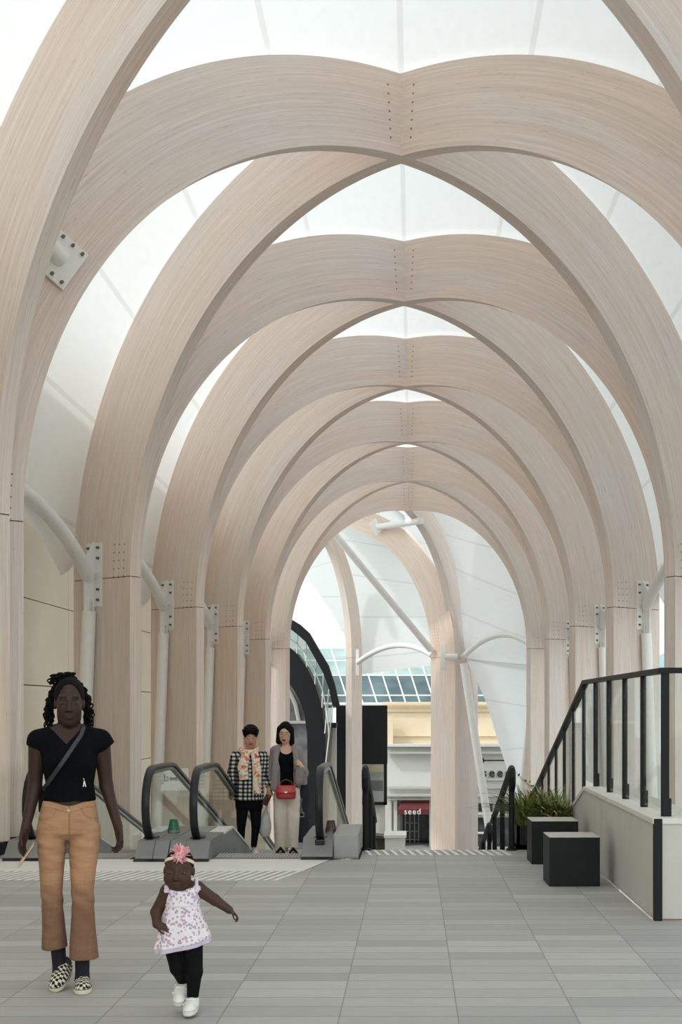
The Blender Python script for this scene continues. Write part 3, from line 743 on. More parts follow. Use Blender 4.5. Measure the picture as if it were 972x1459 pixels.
q = MB(); bpx(q, 545, 1000, 830, 1062, YS+1.9, .3); q.build('yellow_recess_wall', yellow, sh)
q = MB(); bpx(q, 545, 1001, 830, 1004, YS+1.6, .3); bpx(q, 545, 1012, 830, 1014, YS+1.8, .2); bpx(q, 545, 1047, 830, 1049, YS+1.8, .2); q.build('yellow_moulding', yellow, sh)
q = MB(); bpx(q, 545, 1024, 560, 1062, YS+1.1, .8); q.build('yellow_pier', yellow, sh)
for y0, y1, d in ((1061, 1064, .5), (1064, 1071, .3), (1071, 1074, .42), (1121, 1123.5, .2), (1132, 1135, .55), (1135, 1139, .4)):
    q = MB(); bpx(q, 551, y0, 830, y1, YS+1-d, d); q.build('cornice', grey_m if y0 != 1061 else cream, sh)
for x0, x1 in ((552, 558), (561, 566), (612, 617), (655, 662)):
    q = MB(); bpx(q, x0, 1140, x1, 1240, YS+.85, .2); q.build('pilaster', cream, sh)
q = MB(); bpx(q, 566, 1150, 612, 1240, YS+2.3, .1); q.build('entrance_glazing', dark_win, sh)
dr = MB()
for x in (572, 577, 583.5, 590, 596): bpx(dr, x, 1155, x+1.2, 1240, YS+2.2, .1)
for y in (1172, 1184, 1196): bpx(dr, 577, y, 597, y+1, YS+2.2, .1)
bpx(dr, 566, 1150, 571, 1240, YS+1.9, .4); dr.build('door_frame', cream, sh)
for x0, x1 in ((664, 677), (682, 702), (708, 730)):
    q = MB(); bpx(q, x0, 1145, x1, 1156, YS+.96, .05); w_ = q.build('transom_window', dark_win, sh)
    q = MB(); bpx(q, (x0+x1)/2-.7, 1145, (x0+x1)/2+.7, 1156, YS+.93, .05); q.build('mullion', cream, w_)
for x0, x1, y0, y1 in ((663, 691, 1165, 1185), (663, 691, 1189, 1240), (697, 703, 1160, 1240), (708, 740, 1165, 1240)):
    q = MB(); bpx(q, x0, y0, x1, y1, YS+.95, .06); q.build('shop_window', dark_win, sh)
q = MB(); bpx(q, 659, 1158, 740, 1160.5, YS+.8, .25); bpx(q, 659, 1185.5, 692, 1188, YS+.85, .2); q.build('window_sill', cream, sh)
q = MB(); bpx(q, 686, 1112, 735, 1109, YS+.8, .25); q.build('sign_ledge', grey_m, sh)
c = P(708, 1101.5, YS+.93); text('seed', .62, c, black_ink, sh, spacing=1.35, ext=.03, bold=.012)
aw = thing('shop_awning', 'dark red shop awning with white lettering over the entrance below the stairs', 'awning', P(590, 1162, YS+.8))
a0, a1, b0, b1 = P(573, 1140, YS+1.0), P(612, 1140, YS+1.0), P(566.5, 1153, YS-.1), P(612, 1153, YS-.1)
v0, v1 = P(566.5, 1160.5, YS-.1), P(612, 1160.5, YS-.1)
q = MB(); wl, wr_ = Vector((v0.x, (YS+1.0)*KD, v0.z)), Vector((v1.x, (YS+1.0)*KD, v1.z))
q.add([a0, a1, b1, b0, v0, v1, wl, wr_], [(0, 1, 2, 3), (3, 2, 5, 4), (0, 3, 4, 6), (1, 7, 5, 2), (4, 5, 7, 6), (0, 6, 7, 1)]); q.build('canvas', awn_m, aw)
text('seed', .40, P(588, 1156.6, YS-.13), white_ink, aw, spacing=1.15, ext=.01)
lamp = thing('sign_lamp', 'black wall lamp on a horizontal rod above the shop letters', 'lamp', P(690, 1083, YS+.5))
q = MB(); q.tube([P(674, 1083.5, YS+.55), P(722, 1083.5, YS+.55)], .035, 8); q.build('rod', M['black'], lamp)
q = MB(); q.lathe([(0, -.13), (.07, -.1), (.09, 0), (.06, .1), (0, .13)], P(688, 1083.5, YS+.5), 12); q.build('lamp_head', M['black'], lamp)
q = MB(); q.lathe([(0, -.07), (.06, 0), (0, .07)], P(675.5, 1083.5, YS+.5), 10); q.build('end_knob', M['black'], lamp)
# glass roof
gr = thing('glass_roof', 'sloping green glass roof with white glazing bars above the shop', 'glass roof', P(580, 1003, YS))
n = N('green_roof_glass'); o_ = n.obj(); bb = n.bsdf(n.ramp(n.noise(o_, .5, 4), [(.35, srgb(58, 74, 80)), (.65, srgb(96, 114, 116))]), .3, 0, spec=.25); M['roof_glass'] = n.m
n = N('sky_tinted_roof_glass'); o_ = n.obj(); bb = n.bsdf(n.ramp(n.noise(o_, .5, 4), [(.35, srgb(132, 152, 150)), (.65, srgb(166, 184, 178))]), .3, 0, spec=.25); M['roof_glass_sky'] = n.m  # sky reflection of the upper rows put into a paler base colour
rows = [(1003, 48.6), (991, 48.9), (962.5, 50.2), (941.5, 51.6), (924, 53.4)]
lean = lambda y: (1003-y)*-.32
def rp(x, k): return P(x+lean(rows[k][0]), rows[k][0], rows[k][1])
q = MB()
for k in range(4): q.add([rp(430, k), rp(800, k), rp(800, k+1), rp(430, k+1)], [(0, 1, 2, 3)]) if k < 2 else None
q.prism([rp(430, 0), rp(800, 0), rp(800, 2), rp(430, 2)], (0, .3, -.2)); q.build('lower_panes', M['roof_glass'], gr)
q = MB()
for k in (2, 3): q.prism([rp(430, k), rp(800, k), rp(800, k+1), rp(430, k+1)], (0, .2, -.15))
q.build('upper_panes', M['roof_glass_sky'], gr)
q = MB()
for k in range(5): q.tube([rp(430, k), rp(800, k)], .05 if k else .09, 6)
x = 436
while x < 800: q.tube([rp(x, k)+Vector((0, -.03, 0)) for k in range(5)], .042, 6); x += 20.4
q.build('glazing_bars', M['white'], gr, weld=False)
# ------------------------------------------------------------------ black sign panel, kiosk and arched portal
ks = thing('kiosk', 'black kiosk with plain dark sign panel and glazed window right of the arched entrance', 'kiosk', P(528, 1240, 41))
q = MB(); bpx(q, 504, 1005, 552, 1089, 40.2, .5, .02); q.build('sign_panel', M['black'], ks)
q = MB(); bpx(q, 479, 1005, 498, 1240, 40.0, 3.2); q.build('side_slab', M['black'], ks)
q = MB(); bpx(q, 547, 1089, 551.5, 1147, 40.3, .3); bpx(q, 505, 1143, 551.5, 1147, 40.3, .3); bpx(q, 505, 1089, 509, 1147, 40.3, .3); q.build('window_frame', M['black'], ks)
q = MB(); bpx(q, 505, 1089, 549, 1100, 41.6, .2); q.build('glow_coloured_panel', yellow, ks)  # yellow colour stands in for the warm light inside the kiosk
q = MB(); bpx(q, 505, 1100, 549, 1240, 41.8, .2); q.build('inner_wall', cream, ks)
q = MB(); bpx(q, 514, 1112, 546, 1127, 41.0, .3); bpx(q, 514, 1135, 528, 1143, 41, .3); q.build('shelf', M['brushed'], ks)
q = MB(); bpx(q, 508, 1089, 548, 1145, 40.4, .03); q.build('window_pane', M['glass'], ks)
q = MB(); bpx(q, 505, 1147, 549, 1240, 40.5, .3); q.build('lower_panel', M['cladding'], ks)
ap = thing('arched_portal', 'black arched entrance with curved glass canopy beyond the vault, left of the sign panel', 'entrance', P(440, 1240, 37))
def band(mb, outer, inner, Y, d):
    o1 = [P(x, y, Y) for x, y in outer]; i1 = [P(x, y, Y) for x, y in inner]; D = Vector((0, d, 0)); n = len(o1)
    vs = o1+i1+[p+D for p in o1]+[p+D for p in i1]; fs = []
    for k in range(n-1): fs += [(k, k+1, n+k+1, n+k), (2*n+k, 3*n+k, 3*n+k+1, 2*n+k+1), (k, 2*n+k, 2*n+k+1, k+1), (n+k, n+k+1, 3*n+k+1, 3*n+k)]
    fs += [(0, n, 3*n, 2*n), (n-1, 3*n-1, 4*n-1, 2*n-1)]
    mb.add(vs, fs)
O1 = [(392, 872), (408, 878), (428, 890), (441, 902), (456, 928), (468, 948), (477, 975), (484, 1006)]
I1 = [(392, 888), (408, 892), (424, 904), (436, 915), (450, 940), (461, 960), (469, 982), (474, 1006)]
q = MB(); band(q, O1, I1, 37.0, .5); q.build('outer_arch', M['black'], ap)
O2 = [(392, 912), (408, 920), (423, 931), (437, 950), (449, 975), (459, 1008), (463, 1045), (464, 1090), (464, 1240)]
I2 = [(392, 958), (406, 968), (417, 980), (427, 998), (434, 1020), (437.5, 1045), (438, 1070), (438, 1120), (438, 1240)]
q = MB(); band(q, O2, I2, 37.6, 1.6); q.build('inner_arch', M['black'], ap)
q = MB(); band(q, I1+[(474, 1040)], O2, 37.5, .04) if len(I1)+1 == len(O2) else None; q.build('canopy_glass', M['glass_dark'], ap)
q = MB()
for k in range(1, 8): q.tube([P(*I1[k], 37.45), P(*O2[k], 37.45)], .03, 6)
q.tube([P(x, y, 37.4) for x, y in [((a[0]+b[0])/2, (a[1]+b[1])/2) for a, b in zip(I1, O2)]], .03, 6); q.build('canopy_bars', M['steel'], ap, weld=False)
q = MB(); bpx(q, 464, 1037, 479, 1240, 38.2, .4); q.build('cream_jamb', cream, ap)
q = MB(); bpx(q, 464, 1030, 479, 1037, 37.6, 1); q.build('lintel', M['black'], ap)
q = MB(); bpx(q, 390, 960, 440, 1240, 39.5, .2); q.build('inner_glazing', plain('dim_glazing', srgb(120, 118, 120), .15, 0, .3, 1.5), ap)
q = MB(); bpx(q, 390, 1027, 440, 1031, 39.3, .2); q.build('transom', grey_m, ap)
q = MB(); q.tube([P(x, y, 39.4) for x, y in ((400, 972), (412, 985), (421, 1003), (426, 1028))], .09, 8); q.build('fan_arch_bar', grey_m, ap)
q = MB(); bpx(q, 466, 1070, 472, 1140, 38.0, .1); q.build('glow_coloured_strip', yellow, ap)  # yellow strip painted in for the lit interior beside the jamb
# low parapets beyond the stair edge
q = MB(); bpx(q, 547, 1190, 579, 1194, 23.9, 1.2); bpx(q, 549, 1194, 577, 1240, 24, 1); tag(q.build('low_parapet', M['white'], origin=tuple(P(563, 1240, 24.5))), 'white low parapet block seen just over the stair edge', 'parapet')
q = MB(); bpx(q, 500, 1196, 548, 1240, 25.2, .6); q.prism([P(498, 1188, 25), P(578, 1194, 25), P(578, 1196, 25), P(498, 1191, 25)], (0, .8, 0)); tag(q.build('dark_parapet', plain('dark_brown_panel', srgb(74, 66, 60), .6, 0, .1, 3), origin=tuple(P(523, 1240, 25.5))), 'dark low parapet with sloping rail left of the white block', 'parapet')
# distant hill on the right
q = MB(); vs = []; fs = []
for i in range(25):
    x = 20+i*5; h = 8+5*math.sin(i*.5)+3*math.sin(i*1.3); vs += [(x, 200, GZ), (x, 214, h)]
for i in range(24): fs.append((2*i, 2*i+2, 2*i+3, 2*i+1))
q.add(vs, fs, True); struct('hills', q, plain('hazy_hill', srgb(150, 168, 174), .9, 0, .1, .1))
# ------------------------------------------------------------------ implicit-surface modelling for people
class Field:
    def __init__(s): s.ops = []; s.R = np.eye(3); s.t = np.zeros(3); s.sc = np.ones(3)
    def frame(s, t=(0, 0, 0), R=None, sc=1.0):
        s.t = np.array(t, float); s.R = np.eye(3) if R is None else np.array(R, float); s.sc = np.ones(3)*np.array(sc, float); return s
    def _add(s, fn, lo, hi, k, op):
        lo = np.array(lo, float); hi = np.array(hi, float)
        cs = np.array([[(lo, hi)[(i >> j) & 1][j] for j in range(3)] for i in range(8)])
        w_ = (cs*s.sc)@s.R.T+s.t
        R, t, sc = s.R.copy(), s.t.copy(), s.sc.copy(); m = sc.min()
        s.ops.append((lambda p: fn(((p-t)@R)/sc)*m, w_.min(0), w_.max(0), k*m, op)); return s
    def cap(s, a, b, ra, rb=None, k=.01, op='+', flat=None, end=None, start=None):
        a = np.array(a, float); b = np.array(b, float); rb = ra if rb is None else rb; ab = b-a; L2 = ab@ab+1e-12; L = math.sqrt(L2)
        def fn(p):
            q = p-a; t = np.clip(q@ab/L2, 0, 1)
            if flat is not None:
                q = q-t[..., None]*ab; d = np.sqrt(((q/np.array(flat))**2).sum(-1))-(ra+(rb-ra)*t)
            else: d = np.linalg.norm(q-t[..., None]*ab, axis=-1)-(ra+(rb-ra)*t)
            if end is not None: d = np.maximum(d, ((p-b)@ab)/L-end)
            if start is not None: d = np.maximum(d, -((p-a)@ab)/L-start)
            return d
        r = max(ra, rb)*(max(flat) if flat is not None else 1)
        return s._add(fn, np.minimum(a, b)-r, np.maximum(a, b)+r, k, op)
    def ell(s, c, r, k=.01, op='+', rz=0, rx=0, ry=0):
        c = np.array(c, float); r = np.array(r, float)*np.ones(3)
        Rm = np.array((Matrix.Rotation(rz, 3, 'Z')@Matrix.Rotation(ry, 3, 'Y')@Matrix.Rotation(rx, 3, 'X')))
        def fn(p):
            q = (p-c)@Rm; k0 = np.sqrt(((q/r)**2).sum(-1)); k1 = np.sqrt(((q/r**2)**2).sum(-1))+1e-9
            return k0*(k0-1)/k1
        m = r.max(); return s._add(fn, c-m, c+m, k, op)
    def stack(s, rows, k=.01, op='+', grow=0., n=2.2, fold=None):
        rows = np.array(sorted(rows), float); z = rows[:, 0]
        def fn(p):
            cx, cy, rx, ry = (np.interp(p[..., 2], z, rows[:, i]) for i in (1, 2, 3, 4)); rx = rx+grow; ry = ry+grow
            ax, ay = np.abs(p[..., 0]-cx)/rx, np.abs(p[..., 1]-cy)/ry
            g = (ax**n+ay**n)**(1/n)
            if fold is not None: g = g-fold(np.arctan2((p[..., 1]-cy)/ry, (p[..., 0]-cx)/rx), p[..., 2])
            d = (g-1)*np.minimum(rx, ry)
            return np.maximum(np.maximum(d, z[0]-p[..., 2]), p[..., 2]-z[-1])
        g = grow+.03; lo = (rows[:, 1]-rows[:, 3]-g).min(), (rows[:, 2]-rows[:, 4]-g).min(), z[0]; hi = (rows[:, 1]+rows[:, 3]+g).max(), (rows[:, 2]+rows[:, 4]+g).max(), z[-1]
        return s._add(fn, lo, hi, k, op)
    def fn(s, f, lo, hi, k=.005, op='&'): return s._add(f, lo, hi, k, op)
    def mesh(s, h):
        lo = np.min([o[1] for o in s.ops if o[4] == '+'], 0)-3*h; hi = np.max([o[2] for o in s.ops if o[4] == '+'], 0)+3*h
        n = np.ceil((hi-lo)/h).astype(int)+1
        D = np.full(n, .5, np.float32); ax = [lo[i]+np.arange(n[i])*h for i in range(3)]
        for fn, a, b, k, op in s.ops:
            if op == '&': i0 = np.zeros(3, int); i1 = n
            else:
                pad = 2*k+3*h; i0 = np.clip(np.floor((a-pad-lo)/h).astype(int), 0, n); i1 = np.clip(np.ceil((b+pad-lo)/h).astype(int)+1, 0, n)
            if (i1 <= i0).any(): continue
            g = np.stack(np.meshgrid(*[ax[j][i0[j]:i1[j]] for j in range(3)], indexing='ij'), -1)
            d = fn(g).astype(np.float32); sl = tuple(slice(i0[j], i1[j]) for j in range(3)); A = D[sl]; k = max(k, 1e-5)
            if op == '+':
                hh = np.clip(.5+.5*(A-d)/k, 0, 1); D[sl] = A*(1-hh)+d*hh-k*hh*(1-hh)
            else:
                if op == '-': d = -d
                hh = np.clip(.5-.5*(A-d)/k, 0, 1); D[sl] = A*(1-hh)+d*hh+k*hh*(1-hh)
        return nets(D, lo, h)
def nets(D, lo, h):
    I = D < 0; nx, ny, nz = D.shape
    cnt = np.zeros((nx-1, ny-1, nz-1), np.int8)
    offs = [(i, j, k) for i in (0, 1) for j in (0, 1) for k in (0, 1)]
    for i, j, k in offs: cnt += I[i:nx-1+i, j:ny-1+j, k:nz-1+k]
    act = (cnt > 0) & (cnt < 8); idx = np.argwhere(act)
    ids = np.full(act.shape, -1, np.int64); ids[act] = np.arange(len(idx))
    val = {o: D[idx[:, 0]+o[0], idx[:, 1]+o[1], idx[:, 2]+o[2]].astype(float) for o in offs}
    acc = np.zeros((len(idx), 3)); num = np.zeros(len(idx))
    for a in offs:
        for ax in range(3):
            if a[ax]: continue
            b = list(a); b[ax] = 1; b = tuple(b); va, vb = val[a], val[b]; m = (va < 0) != (vb < 0)
            t = np.where(m, va/np.where(m, va-vb, 1), 0); p = np.array(a, float)[None]+np.zeros((len(idx), 3)); p[:, ax] = t
            acc[m] += p[m]; num[m] += 1
    V = lo+(idx+acc/num[:, None])*h
    Q = []
    for ax in range(3):
        o1, o2 = [(1, 2), (2, 0), (0, 1)][ax]
        s0 = [slice(0, None)]*3; s1 = [slice(0, None)]*3; s0[ax] = slice(0, -1); s1[ax] = slice(1, None)
        ch = np.argwhere(I[tuple(s0)] != I[tuple(s1)])
        ch = ch[(ch[:, o1] > 0) & (ch[:, o2] > 0) & (ch[:, o1] < D.shape[o1]-1) & (ch[:, o2] < D.shape[o2]-1)]
        if not len(ch): continue
        ins = I[ch[:, 0], ch[:, 1], ch[:, 2]]
        q = []
        for d1, d2 in ((-1, -1), (0, -1), (0, 0), (-1, 0)):
            c = ch.copy(); c[:, o1] += d1; c[:, o2] += d2; q.append(ids[c[:, 0], c[:, 1], c[:, 2]])
        q = np.stack(q, 1); q[~ins] = q[~ins][:, ::-1]; Q.append(q)
    Q = np.concatenate(Q); Q = Q[(Q >= 0).all(1)]
    for it in range(2):   # light relaxation removes voxel stepping
        S_ = np.zeros_like(V); C_ = np.zeros(len(V))
        for a, b in ((0, 1), (1, 2), (2, 3), (3, 0)):
            np.add.at(S_, Q[:, a], V[Q[:, b]]); np.add.at(C_, Q[:, a], 1); np.add.at(S_, Q[:, b], V[Q[:, a]]); np.add.at(C_, Q[:, b], 1)
        V = V*.45+.55*S_/np.maximum(C_, 1)[:, None]
    return V, Q
def sdf_obj(name, F_, h, mat, parent, color=None):
    V, Q = F_.mesh(h)
    me = bpy.data.meshes.new(name); me.vertices.add(len(V)); me.vertices.foreach_set('co', V.ravel())
    me.loops.add(len(Q)*4); me.loops.foreach_set('vertex_index', Q.ravel().astype(np.int32))
    me.polygons.add(len(Q)); me.polygons.foreach_set('loop_start', np.arange(0, len(Q)*4, 4, dtype=np.int32)); me.polygons.foreach_set('loop_total', np.full(len(Q), 4, np.int32))
    me.polygons.foreach_set('use_smooth', np.ones(len(Q), bool)); me.update(calc_edges=True); me.validate()
    if color is not None:
        c = np.ones((len(V), 4), np.float32); c[:, :3] = color(V)
        at = me.color_attributes.new('tint', 'FLOAT_COLOR', 'POINT'); at.data.foreach_set('color', c.ravel())
    me.materials.append(mat); o = bpy.data.objects.new(name, me); link(o, parent); return o
def lin(r, g, b): return np.array(srgb(r, g, b)[:3])
def tint_mat(name, rough=.55, spec=.4, nscale=60, nstr=.06, bstr=.0, sss=0):
    n = N(name); a = n.n('ShaderNodeAttribute', attribute_name='tint'); f = n.noise(n.obj(), nscale, 3)
    c = n.mix(n.math('MULTIPLY', f, nstr*2), a.outputs['Color'], (0, 0, 0, 1))
    return n.bsdf(c, rough, 0, f if bstr else None, bstr, .004, spec=spec)
M['skin'] = tint_mat('skin', .5, .28, 40, .06)
M['cloth_tint'] = tint_mat('woven_cloth', .85, .15, 90, .10, .25)
M['hair'] = plain('black_hair', srgb(15, 13, 13), .75, 0, .25, 60, .3, spec=.12)
M['shirt_black'] = plain('black_jersey', srgb(13, 14, 17), .9, 0, .1, 14, .5, spec=.08)
M['eye'] = tint_mat('eye', .15, .5, 5, 0)
HEADC = [((0, .012, .035), (.074, .095, .088)), ]
def head(Fd, t, R, sc, nose=1.0, cheeks=1.0, baby=False):
    Fd.frame(t, R, sc)
    Fd.ell((0, .014, .032), (.073, .094, .088), .02).ell((0, -.018, -.035), (.063, .072, .088), .03)
    Fd.ell((0, -.052, -.092 if baby else -.102), (.022, .024, .018), .03)
    for s_ in (-1, 1):
        Fd.ell((s_*.036, -.056, -.034), (.025*cheeks, .021*cheeks, .026*cheeks), .02)
        Fd.ell((s_*.041, -.015, -.076), (.014, .03, .02), .03)
        if baby: Fd.ell((s_*.040, -.048, -.048), (.026, .026, .028), .02)
        Fd.ell((s_*.074, .012, -.010), (.009, .019, .030), .006)
    if not baby: Fd.cap((-.042, -.072, .026), (.042, -.072, .026), .009, k=.02)
    for s_ in (-1, 1): Fd.ell((s_*.032, -.093, .002), (.019, .016, .0125), .010, '-')
    for s_ in (-1, 1): Fd.ell((s_*.032, -.073, -.001), (.0165, .0125, .0105), .005)
    Fd.cap((0, -.084, .008), (0, -.101, -.034), .0075*nose, .0115*nose, .010)
    for s_ in (-1, 1): Fd.ell((s_*.0125*nose, -.090, -.039), (.0080*nose, .010, .0072), .006)
    lw = .8 if baby else 1
    Fd.ell((0, -.083, -.0655), (.025*lw, .012, .0065), .004).ell((0, -.082, -.077), (.022*lw, .0125, .0085), .004)
    Fd.frame()
def tolocal(V, t, R, sc): return ((V-np.array(t))@np.array(R))/(np.ones(3)*np.array(sc))
def face_color(V, t, R, sc, skin, lips, brow, browth=.0045, extra=None):
    q = tolocal(V, t, R, sc); c = np.tile(skin, (len(V), 1)).astype(float)
    x, y, z = q.T; ax = np.abs(x); fr = y < -.045
    m = fr & (np.abs(z+.071-.0*ax) < .0135-.0*ax) & (ax < .024) & (((ax/.025)**2+((z+.0715)/.0135)**2) < 1); c[m] = lips
    m = fr & (np.abs(z+.0705) < .0016) & (ax < .022); c[m] = lips*.45
    zb = .026-.10*np.abs(ax-.034)+.002; m = fr & (np.abs(z-zb) < browth) & (ax > .012) & (ax < .054); c[m] = brow
    if extra is not None: c = extra(q, c)
    return c
def eyes(parent, t, R, sc, closed=False, h=.0016, white=lin(112, 100, 94), big=1.0):
    R_ = np.array(R)
    for s_ in (-1, 1):
        Fd = Field(); Fd.frame(t, R, sc); Fd.ell((s_*.032, -.0795, -.0015), (.0118*big, .0075, .0040 if closed else .0048*big), .001); Fd.frame()
        def col(V, s_=s_):
            q = tolocal(V, t, R, sc); r = np.hypot(q[:, 0]-s_*.032, (q[:, 2]+.0015)*.9); c = np.tile(white, (len(V), 1)); c[r < .0072*big] = lin(20, 14, 12);
            c[q[:, 2] > .0022*big] = lin(20, 14, 12); return c
        sdf_obj('eye', Fd, h, M['eye'], parent, col)
def hand(Fd, w_, d, n_, L=.17, curl=(.25, .35, .3), thumb=1, spread=.05, tcurl=.3, fist=None):
    d = Vector(d).normalized(); n_ = Vector(n_); n_ = (n_-d*n_.dot(d)).normalized(); x = d.cross(n_).normalized()*thumb
    R = np.array([[x[i], n_[i], d[i]] for i in range(3)]); s_ = L/.17
    Fd.frame(w_, R, s_)
    Fd.ell((0, 0, .048), (.037, .0145, .050), .012).cap((0, 0, -.02), (0, 0, .03), .022, .024, .015, flat=(1.15, .75, 1))
    Fd.ell((.022, .008, .03), (.018, .014, .03), .01)
    for i, (bx, ln) in enumerate(((.028, .066), (.0095, .074), (-.0095, .069), (-.027, .054))):
        p = np.array((bx, 0, .086-.004*abs(i-1))); a = 0; sp = (1.5-i)*spread
        for j, fr in enumerate((.45, .32, .25)):
            a += curl[j]*(1+.12*i); q = p+np.array((math.sin(sp)*math.cos(a), math.sin(a), math.cos(a)*math.cos(sp)))*ln*fr
            Fd.cap(p, q, .0084-.0007*j, .0078-.0007*j, .004); p = q
    p0 = np.array((.026, .004, .022)); p1 = np.array((.050, .012, .052)); p2 = p1+np.array((.008*math.cos(tcurl), .02*math.sin(tcurl)+.004, .028)); p3 = p2+np.array((-.004, .014*math.sin(tcurl)+.003, .022))
    Fd.cap(p0, p1, .0125, .0098, .008).cap(p1, p2, .0096, .0088, .004).cap(p2, p3, .0088, .007, .004)
    Fd.frame()
def rot(pitch=0, yaw=0, roll=0):
    return np.array(Matrix.Rotation(yaw, 3, 'Z')@Matrix.Rotation(roll, 3, 'Y')@Matrix.Rotation(pitch, 3, 'X'))
def shoe(Fd, t, R, L=.25, wd=.045, ht=.06):
    """toe points to local -y; sole on z=0"""
    Fd.frame(t, R, 1)
    k_ = L/.25
    Fd.stack([(0, 0, -.03*k_, wd*1.02, L/2), (.012, 0, -.03*k_, wd*1.06, L/2*1.02), (.026, 0, -.03*k_, wd*1.03, L/2*1.0), (.03, 0, -.03*k_, wd*.98, L/2*.97)], .004, n=2.6)
    Fd.ell((0, -.055*k_, .028), (wd*.98, L*.38, ht*.55), .012).cap((0, -.01, .04), (0, .055*k_, .045), wd*.80, wd*.78, .015)
    Fd.fn(lambda p: -p[..., 2], (-.3, -.3, -.1), (.3, .3, .3), .001, '&')
    Fd.frame()
# ================================================================== person 1: woman in brown trousers
def mk(px0, s_, gy, k=1.0):
    return lambda px, py, y=0.: np.array(((px-px0)/s_/k, y, (gy-py)/s_))
Y1 = 4.88*KD; s1 = F/Y1; G1 = VY+EYE*s1
TH1 = math.atan((VX-98)/F); K1 = 1/math.cos(TH1); W1 = mk(98, s1, G1, K1)
p1 = thing('person', 'woman in black shirt and brown flared trousers walking toward the viewer', 'person', ((98-VX)/s1, Y1, 0), TH1)
SK1 = lin(60, 39, 32)
b1 = Field()
tor = [(.83, 0, .01, .110, .07), (.90, 0, .01, .138, .092), (1.0, .005, .005, .128, .094), (1.09, .006, 0, .113, .085), (1.2, .004, 0, .132, .100), (1.28, .003, .005, .142, .098), (1.345, .003, .012, .125, .072), (1.395, .002, .02, .062, .055)]
b1.stack(tor, .02)
b1.cap((-.06, .015, 1.365), (-.155, .015, 1.325), .045, .047, .03).cap((.06, .015, 1.365), (.165, .015, 1.325), .045, .047, .03)
b1.cap((0, .03, 1.36), (.002, .018, 1.47), .050, .046, .03)
eR = W1(50, 1121, .035); wR = W1(36.5, 1181, -.02); eL = W1(152, 1121, .035); wL = W1(169, 1180, -.02)
b1.cap((-.162, .015, 1.322), eR, .047, .036, .02).cap(eR, wR, .036, .024, .012)
b1.cap((.170, .015, 1.322), eL, .047, .036, .02).cap(eL, wL, .036, .024, .012)
hand(b1, wR, W1(26, 1230, -.09)-wR, (.75, -.3, .2), .168, (.25, .3, .2), thumb=1, tcurl=.5)
hand(b1, wL, W1(175, 1228, -.06)-wL, (-.8, -.35, 0), .168, (.28, .55, .5), thumb=-1, tcurl=.5)
hp = {}
legs1 = {'L': [(W1(76, 1188)[2], -.083, .02), (W1(73, 1262)[2], -.093, .0), (W1(83, 1372)[2], -.062, .055)], 'R': [(W1(122, 1188)[2], .085, .0), (W1(117, 1262)[2], .074, -.03), (W1(117, 1380)[2], .07, -.02)]}
for q in legs1.values():
    (z0, x0, y0), (z1, x1, y1), (z2, x2, y2) = q
    b1.cap((x0, y0, z0), (x1, y1, z1), .058, .045, .02).cap((x1, y1, z1), (x2, y2, z2+.03), .045, .028, .015)
H1 = (.003, -.005, W1(98, 1000.5)[2]); R1 = rot(.04, .0); S1 = (.99, 1.0, 1.04)
head(b1, H1, R1, S1, 1.1)
LIP1 = lin(66, 38, 35)
def c1(V):
    c = face_color(V, H1, R1, S1, SK1, LIP1, lin(14, 10, 9))
    return c
sdf_obj('body', b1, .0042, M['skin'], p1, c1)
eyes(p1, H1, R1, S1)
# shirt
f = Field()
f.stack([(z, x, y, rx, ry) for z, x, y, rx, ry in tor if z > .95], .02, grow=.011)
for s_ in (-1, 1):
    f.ell((s_*.058+.003, -.068, 1.205), (.062, .045, .062), .03)
f.cap((-.06, .015, 1.362), (-.158, .015, 1.325), .052, .053, .03).cap((.06, .015, 1.362), (.166, .015, 1.325), .052, .053, .03)
f.cap((-.155, .015, 1.325), W1(52.5, 1064, .02), .056, .055, .02, end=.0).cap((.163, .015, 1.325), W1(152, 1066, .02), .056, .055, .02, end=.0)
f.cap((0, .022, 1.34), (0, .012, 1.5), .064, .068, .006, '-')
f.fn(lambda p: -np.maximum((np.abs(p[..., 0]+.012)-(p[..., 2]-1.305)*.95)*.7, p[..., 1]-.02), (-1, -1, 0), (1, 1, 2), .006)
f.fn(lambda p: W1(0, 1141)[2]-p[..., 2]+.004*np.sin(p[..., 0]*50), (-1, -1, 0), (1, 1, 2), .003)
sdf_obj('t_shirt', f, .0042, M['shirt_black'], p1)
# printed mark on the shirt
q = MB(); mx, mz = W1(120, 1114)[0], W1(120, 1114)[2]
def front_y(x, z, rows=tor, g=.011):
    r = np.array(rows); cx, cy, rx, ry = (np.interp(z, r[:, 0], r[:, i]) for i in (1, 2, 3, 4)); rx += g; ry += g
    return cy-ry*max(0.05, 1-min(1, abs((x-cx)/rx))**2.2)**(1/2.2)
for pts in ([(-.008, -.022), (-.003, -.022), (.002, .008), (-.003, .01)], [(.004, -.022), (.010, -.022), (.002, .012), (-.003, .01)], [(-.006, .018), (0, .016), (0, .021), (-.006, .022)]):
    q.prism([(mx+a, front_y(mx, mz)-.006, mz+b) for a, b in pts], (0, -.002, 0))
q.build('printed_mark', white_ink, p1, origin=(0, 0, 0), weld=False)
